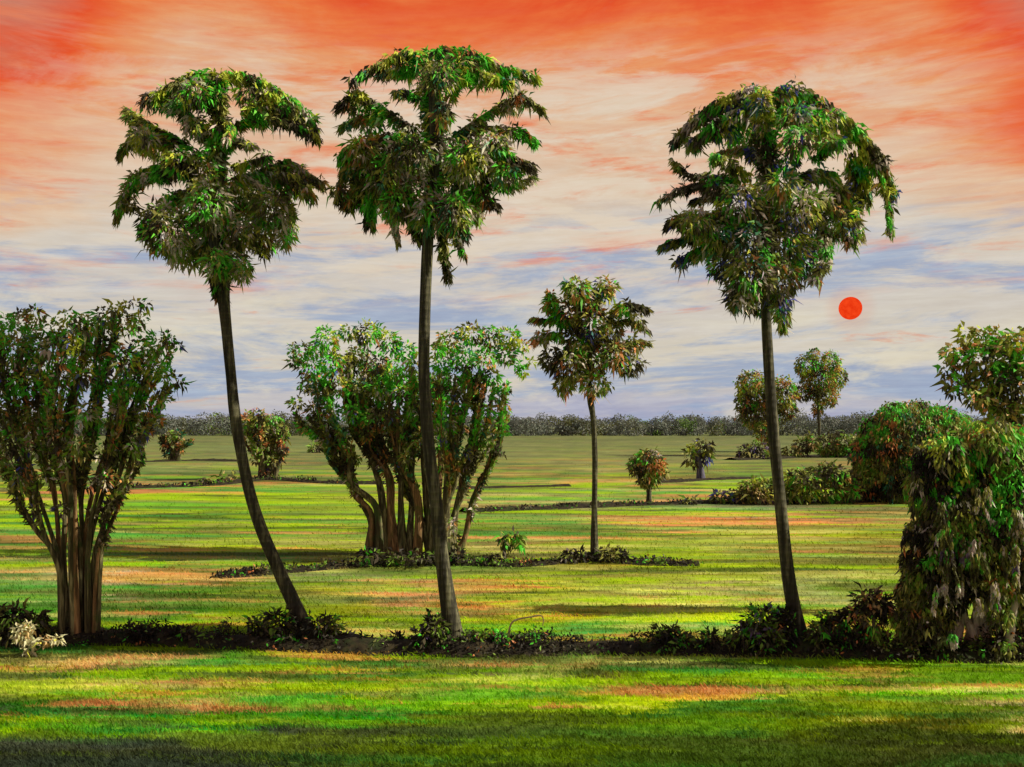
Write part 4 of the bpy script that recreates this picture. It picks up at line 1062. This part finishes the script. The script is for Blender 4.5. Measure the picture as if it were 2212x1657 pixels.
# ---- bushes: each shrub a thing of its own
def bush(label, base, blobs, accents, L, Wl, cl, basecol, density=0.9, group=None, name='bush', droop=0.4, spikes=0):
    Y = gdist(base[1])
    o = at(base[0], base[1], Y); o[2] = 0
    t = thing(name, label, 'bush', o, group)
    mpp = Y / F
    lv = Leaves()
    for b in blobs:
        px, py, r = b[:3]
        ry = b[3] if len(b) > 3 else r * 0.85
        c = at(px, py, Y + random.uniform(-.5, .5) * r * mpp)
        rad = np.array((r, r * 0.9, ry)) * mpp
        n = int(density * math.pi * rad[0] * rad[2] * 4 / (L * Wl * 0.5)) + 6
        lv.blob(c, rad, n, L, Wl, droop, 0.35)
        for k in range(spikes):
            a = random.uniform(-1, 1)
            top = c + np.array([a * rad[0] * 1.15, random.uniform(-.6, .6) * rad[1], rad[2] * random.uniform(0.7, 1.3)])
            lv.frond(np.array([c, 0.5 * (c + top) + np.array([a * .1 * rad[0], 0, .1 * rad[2]]), top]), (rad[0] * .10, rad[0] * .05), max(5, int(n * .06)), L, Wl, 0.1)
    lv.p = [np.column_stack([p[:, 0], p[:, 1], np.maximum(p[:, 2], 0.02)]) for p in lv.p]
    lv.build('foliage', o, t, basecol, accents, cl)
    V = []; Fs = []; off = 0
    for k in range(5):
        b = blobs[k % len(blobs)]
        tip = at(b[0] + random.uniform(-.4, .4) * b[2], b[1], Y)
        q = np.array([[o[0] + random.uniform(-.1, .1), o[1], -0.05], 0.5 * (tip + o) + R.normal(size=3) * 0.05, tip])
        v, f = tube_geo(q, np.array([2.6, 1.8, 0.8]) * mpp * max(.5, b[2] / 30), 6, 4, 0.2)
        V.append(v - o); Fs.append(f + off); off += len(v)
    link('stems', mesh_from('stems', np.concatenate(V), np.concatenate(Fs), None, True), STEMBARK, t)
    return t
BCOL = [('soot', .45), ('dark', .30), ('dark2', .13), ('moss', .12)]
near = dict(L=0.20, Wl=0.075, cl=0.35, basecol=BCOL, spikes=4)
FB = 'shrubs along the front bank'
bush('dark shrub just left of the foot of the curving palm', (590, 1394), [(560, 1360, 26), (600, 1345, 32), (628, 1368, 28), (580, 1378, 34, 18)], [('green', .06)], group=FB, **near)
bush('dark spiky shrub just right of the foot of the curving palm', (705, 1398), [(690, 1352, 24), (718, 1350, 20), (705, 1378, 34, 20), (745, 1382, 20, 14)], [('green', .05), ('rust', .03)], group=FB, **near)
bush('dark bushy shrub against the foot of the tallest palm', (935, 1408), [(940, 1355, 28), (915, 1380, 24), (950, 1385, 30, 22), (890, 1398, 24, 12)], [('green', .04), ('violet', .03)], group=FB, **near)
bush('low green flecked shrub right of the tallest palm', (1045, 1408), [(1010, 1380, 16), (1040, 1385, 22), (1075, 1384, 22), (1110, 1392, 20, 12)], [('green', .16), ('rust', .03)], group=FB, **near)
bush('small rusty topped shrub standing alone in the gap of the front bank', (1452, 1410), [(1436, 1374, 22), (1458, 1380, 22), (1480, 1388, 20), (1445, 1394, 30, 14)], [('green', .14), ('orange', .06)], group=FB, **near)
bush('low pointed shrub between the rusty shrub and the tall spiky one', (1545, 1412), [(1535, 1382, 16, 20), (1560, 1392, 24, 16), (1515, 1398, 22, 12)], [('green', .05), ('olive', .12)], group=FB, **near)
bush('tall spiky dark shrub just left of the foot of the right-hand palm', (1650, 1414), [(1640, 1340, 34), (1672, 1345, 32), (1608, 1372, 30), (1655, 1380, 40, 30), (1700, 1370, 24, 34), (1690, 1335, 14, 22)], [('green', .10), ('violet', .07), ('orange', .01)], group=FB, **near)
bush('green leafy shrub just right of the foot of the right-hand palm', (1795, 1416), [(1768, 1362, 24), (1800, 1350, 30), (1830, 1345, 26), (1785, 1388, 34, 24), (1828, 1385, 30, 26)], [('green', .20), ('rust', .05)], group=FB, **near)
bush('upright brown shrub with reddish tip beside the vine draped tree', (1885, 1418), [(1870, 1300, 28), (1900, 1305, 26), (1850, 1325, 18), (1918, 1330, 16), (1880, 1340, 22, 36), (1875, 1385, 26, 26), (1905, 1390, 26, 22)], [('tan', .2), ('rust', .10), ('green', .05), ('orange', .015)], group=FB, **near)
bush('dark shrub with green flecks left of the palms, next to the broad left tree', (350, 1392), [(300, 1370, 24, 14), (345, 1372, 26, 14), (395, 1372, 26, 16), (430, 1380, 24, 14)], [('green', .07)], group=FB, **near)
bush('dark shrub under the left tree at the picture edge', (40, 1394), [(-20, 1345, 36), (30, 1340, 36), (75, 1350, 30), (20, 1375, 50, 20), (100, 1375, 30, 18)], [('olive', .05)], group=FB, **near)
bush('low dark shrub halfway between the curving and the tallest palm', (830, 1405), [(790, 1390, 24, 12), (835, 1392, 26, 12), (860, 1385, 14, 14)], [('green', .03)], group=FB, **near)
bush('low dark shrub tucked under the vine draped tree', (2020, 1424), [(1985, 1398, 28, 20), (2030, 1405, 30, 16), (2075, 1408, 26, 14)], [('green', .05)], group=FB, **near)
bush('dark shrub with brown earth at the right picture edge', (2150, 1424), [(2120, 1402, 28, 18), (2165, 1402, 26, 18), (2215, 1400, 30, 22)], [('tan', .12)], group=FB, **near)

pale = dict(L=0.12, Wl=0.06, cl=0.3, basecol=[('cream', .8), ('tan', .2)])
bush('pale cream flowering plant at the water edge under the left tree', (55, 1420), [(42, 1362, 16, 14), (62, 1356, 14, 12), (50, 1378, 18, 12), (62, 1396, 12, 16), (100, 1384, 22, 8), (128, 1380, 12, 7)], [('lime', .05)], name='pale_plant', density=0.8, **pale)

mid = dict(cl=0.8, L=0.28, Wl=0.13, basecol=BCOL)
bush('dark undergrowth at the foot of the central grove', (900, 1222), [(800, 1200, 26, 16), (850, 1204, 30, 16), (900, 1204, 30, 16), (950, 1206, 28, 14), (990, 1202, 26, 14)], [('green', .05)], density=.9, **mid)
bush('low olive bush right of the foot of the slender palm', (1322, 1216), [(1310, 1196, 18, 14), (1335, 1198, 20, 14), (1350, 1206, 16, 9)], [('olive', .2)], **mid)
bush('low dark bush left of the foot of the slender palm', (1245, 1216), [(1232, 1204, 22, 10), (1258, 1200, 16, 10), (1205, 1210, 16, 7)], [('grey', .05)], **mid)
bush('small dark bush at the foot of the tiny sapling', (1085, 1222), [(1070, 1208, 14, 12), (1095, 1212, 16, 8)], [('olive', .1)], **mid)
far = dict(cl=1.2, L=0.40, Wl=0.2, basecol=[('dark', .3), ('dark2', .26), ('olive', .26), ('moss', .18)])
GB = 'bushes in a row at mid distance'
bush('small bluish bush at the left end of the mid distance row', (1565, 1088), [(1550, 1074, 14), (1576, 1070, 14), (1590, 1076, 12)], [('blue', .15), ('violet', .15)], group=GB, **far)
bush('tan topped bush immediately left of the right-hand palm trunk', (1640, 1089), [(1622, 1052, 24), (1650, 1052, 24), (1605, 1068, 18), (1640, 1070, 30, 16)], [('tan', .2), ('lime', .14), ('rust', .05)], group=GB, **far)
bush('rounded olive green bush immediately right of the right-hand palm trunk', (1728, 1089), [(1715, 1040, 28), (1742, 1035, 28), (1730, 1060, 36, 24), (1700, 1060, 18)], [('lime', .18), ('green', .10)], group=GB, **far)
bush('bush with orange flecked top beside the mound tree', (1805, 1088), [(1785, 1020, 26), (1808, 1030, 28), (1830, 1045, 24), (1790, 1055, 34, 28), (1835, 1065, 24, 20)], [('green', .14), ('orange', .08)], group=GB, **far)
bush('tiny dark tussock on the bank right of the lollipop tree', (1488, 1090), [(1484, 1083, 11, 6), (1496, 1082, 7, 5)], [('blue', .2)], **far)
vfar = dict(cl=2.4, L=0.75, Wl=0.4, basecol=[('dark', .26), ('dark2', .26), ('olive', .28), ('moss', .2)])
bush('purplish far bush left of the right-hand palm trunk', (1630, 992), [(1610, 975, 18, 12), (1635, 968, 20, 14), (1655, 978, 14, 10)], [('violet', .3), ('blue', .1)], **vfar)
bush('far humped bush under the notched far palm', (1725, 988), [(1710, 974, 20, 14), (1735, 962, 20, 18), (1755, 955, 16, 18)], [('tan', .2), ('green', .06)], **vfar)
bush('far rounded green topped bush left of the mound tree', (1812, 988), [(1790, 960, 26, 22), (1820, 955, 30, 22), (1845, 968, 22, 18), (1808, 975, 36, 14)], [('green', .16), ('rust', .05)], **vfar)
bush('yellowish far bush behind the left side of the central grove', (692, 978), [(682, 968, 16, 12), (700, 962, 12, 14)], [('lime', .2)], **vfar)
bush('low brown bush left of the small far vase shaped tree', (498, 1040), [(480, 1032, 18, 6), (510, 1029, 20, 8)], [('tan', .2)], **vfar)
bush('tiny far tussock in the left field', (438, 1042), [(438, 1034, 8, 6)], [('tan', .2)], **vfar)

# bent dry stalk in the field
def stalk():
    Y = gdist(1392)
    o = at(1107, 1392, Y); o[2] = 0
    pts = [(1110, 1394), (1100, 1370), (1104, 1348), (1118, 1338), (1145, 1333), (1168, 1330), (1174, 1340), (1172, 1352)]
    V, Fc = tube_geo([at(px, py, Y) for px, py in pts], np.array([2, 2.2, 2.2, 2, 1.8, 1.6, 1.4, .7]) * Y / F, 8, 5, 0.25)
    ob = link('dry_stalk', mesh_from('dry_stalk', V - o, Fc, None, True), bark_material('dry_straw', (178, 170, 112), (206, 196, 136), (226, 218, 170), 8, 2))
    ob.location = [float(v) for v in o]
    ob['label'] = 'pale bent dry stalk arching over the grass right of the tallest palm'
    ob['category'] = 'plant stalk'
stalk()

# ------------------------------------------------------------------ undergrowth on the banks, far wood
def undergrowth():
    lv = Leaves()
    for pts, n, hgt, L, Wl, sp in ((BANK1, 22000, 0.46, 0.13, 0.055, 0.34), (BANK2, 3200, 0.16, 0.18, 0.09, 0.40), (BANK3, 1300, 0.13, 0.3, 0.13, 0.5), (BANK4, 1600, 0.2, 0.4, 0.18, 0.7)):
        P = smooth_path(np.array([at(px, py, gdist(py))[:2] for px, py in pts]), 40)
        t = R.random(n) * (len(P) - 1)
        x = np.interp(t, np.arange(len(P)), P[:, 0]); y = np.interp(t, np.arange(len(P)), P[:, 1])
        k = fbm(np.stack([x * 0.8, y * 0, y * 0], 1) + 5, 4, 0.6)
        keep = R.random(n) < np.clip((k - 0.25) * 2.6, 0.1, 1)
        x = x + R.normal(size=n) * 0.1; y = y + R.normal(size=n) * sp
        hh = hgt * np.clip((k - 0.3) * 3.2, 0.15, 1.5)
        z = R.random(n) ** 1.4 * hh + 0.08
        p = np.stack([x, y, z], 1)[keep]
        d = R.normal(size=(len(p), 3)) * 0.5 + np.array([0, 0, 0.5])
        lv.add(p, d, L * (0.6 + 0.8 * R.random(len(p))), Wl * (0.7 + 0.6 * R.random(len(p))))
    o = lv.build('undergrowth', (0, 0, 0), None, [('soot', .55), ('dark', .28), ('dark2', .07), ('moss', .10)], [('green', .05), ('rust', .02)], 0.6)
    o['kind'] = 'stuff'
    o['label'] = 'low dark undergrowth growing along the field banks'
    o['category'] = 'undergrowth'
undergrowth()
def far_wood():
    lv = Leaves()
    for row, (Y, n) in enumerate(((560, 150), (600, 150), (660, 150))):
        for k in range(n):
            x = (k + R.random()) / n * 900 - 450
            x *= Y / 560
            px = PW / 2 + x / Y * F
            tall = 3.6 + 13.0 * fbm(np.array([[px / 70.0, row * 9.0, 0.5]]), 3)[0] + (2.4 if px < 700 else 0) + (1.5 if px > 1600 else 0) + R.normal() * 1.3
            tall *= 0.5 + 0.5 * min(1, 0.3 + R.random())if R.random() < .25 else 1
            tall = tall * 0.92 + row * 0.7
            w = 4.5 + 3 * R.random()
            y = Y + R.normal() * 8
            lv.blob(np.array([x, y, tall * 0.42]), (w, w, tall * 0.45), 320, 1.05, 0.7, 0.3, 0.4)
            lv.blob(np.array([x + R.normal() * 2, y, tall * 0.75]), (w * 0.7, w * 0.7, tall * 0.26), 200, 0.95, 0.65, 0.2, 0.35)
    lv.p = [np.column_stack([p[:, 0], p[:, 1], np.maximum(p[:, 2], 0.05)]) for p in lv.p]
    o = lv.build('far_wood', (0, 0, 0), None, [('dark2', .25), ('mist', .75)], [('moss', .06)], 26)  # distance haze is put into the grey leaf colour
    o['kind'] = 'stuff'
    o['label'] = 'far low line of olive brown woodland along the horizon'
    o['category'] = 'woodland'
far_wood()

# ------------------------------------------------------------------ render settings
sc = bpy.context.scene
sc.view_settings.view_transform = 'Standard'
sc.view_settings.look = 'None'
sc.view_settings.exposure = 0.4
sc.view_settings.gamma = 1.0
sc.view_settings.use_curve_mapping = False
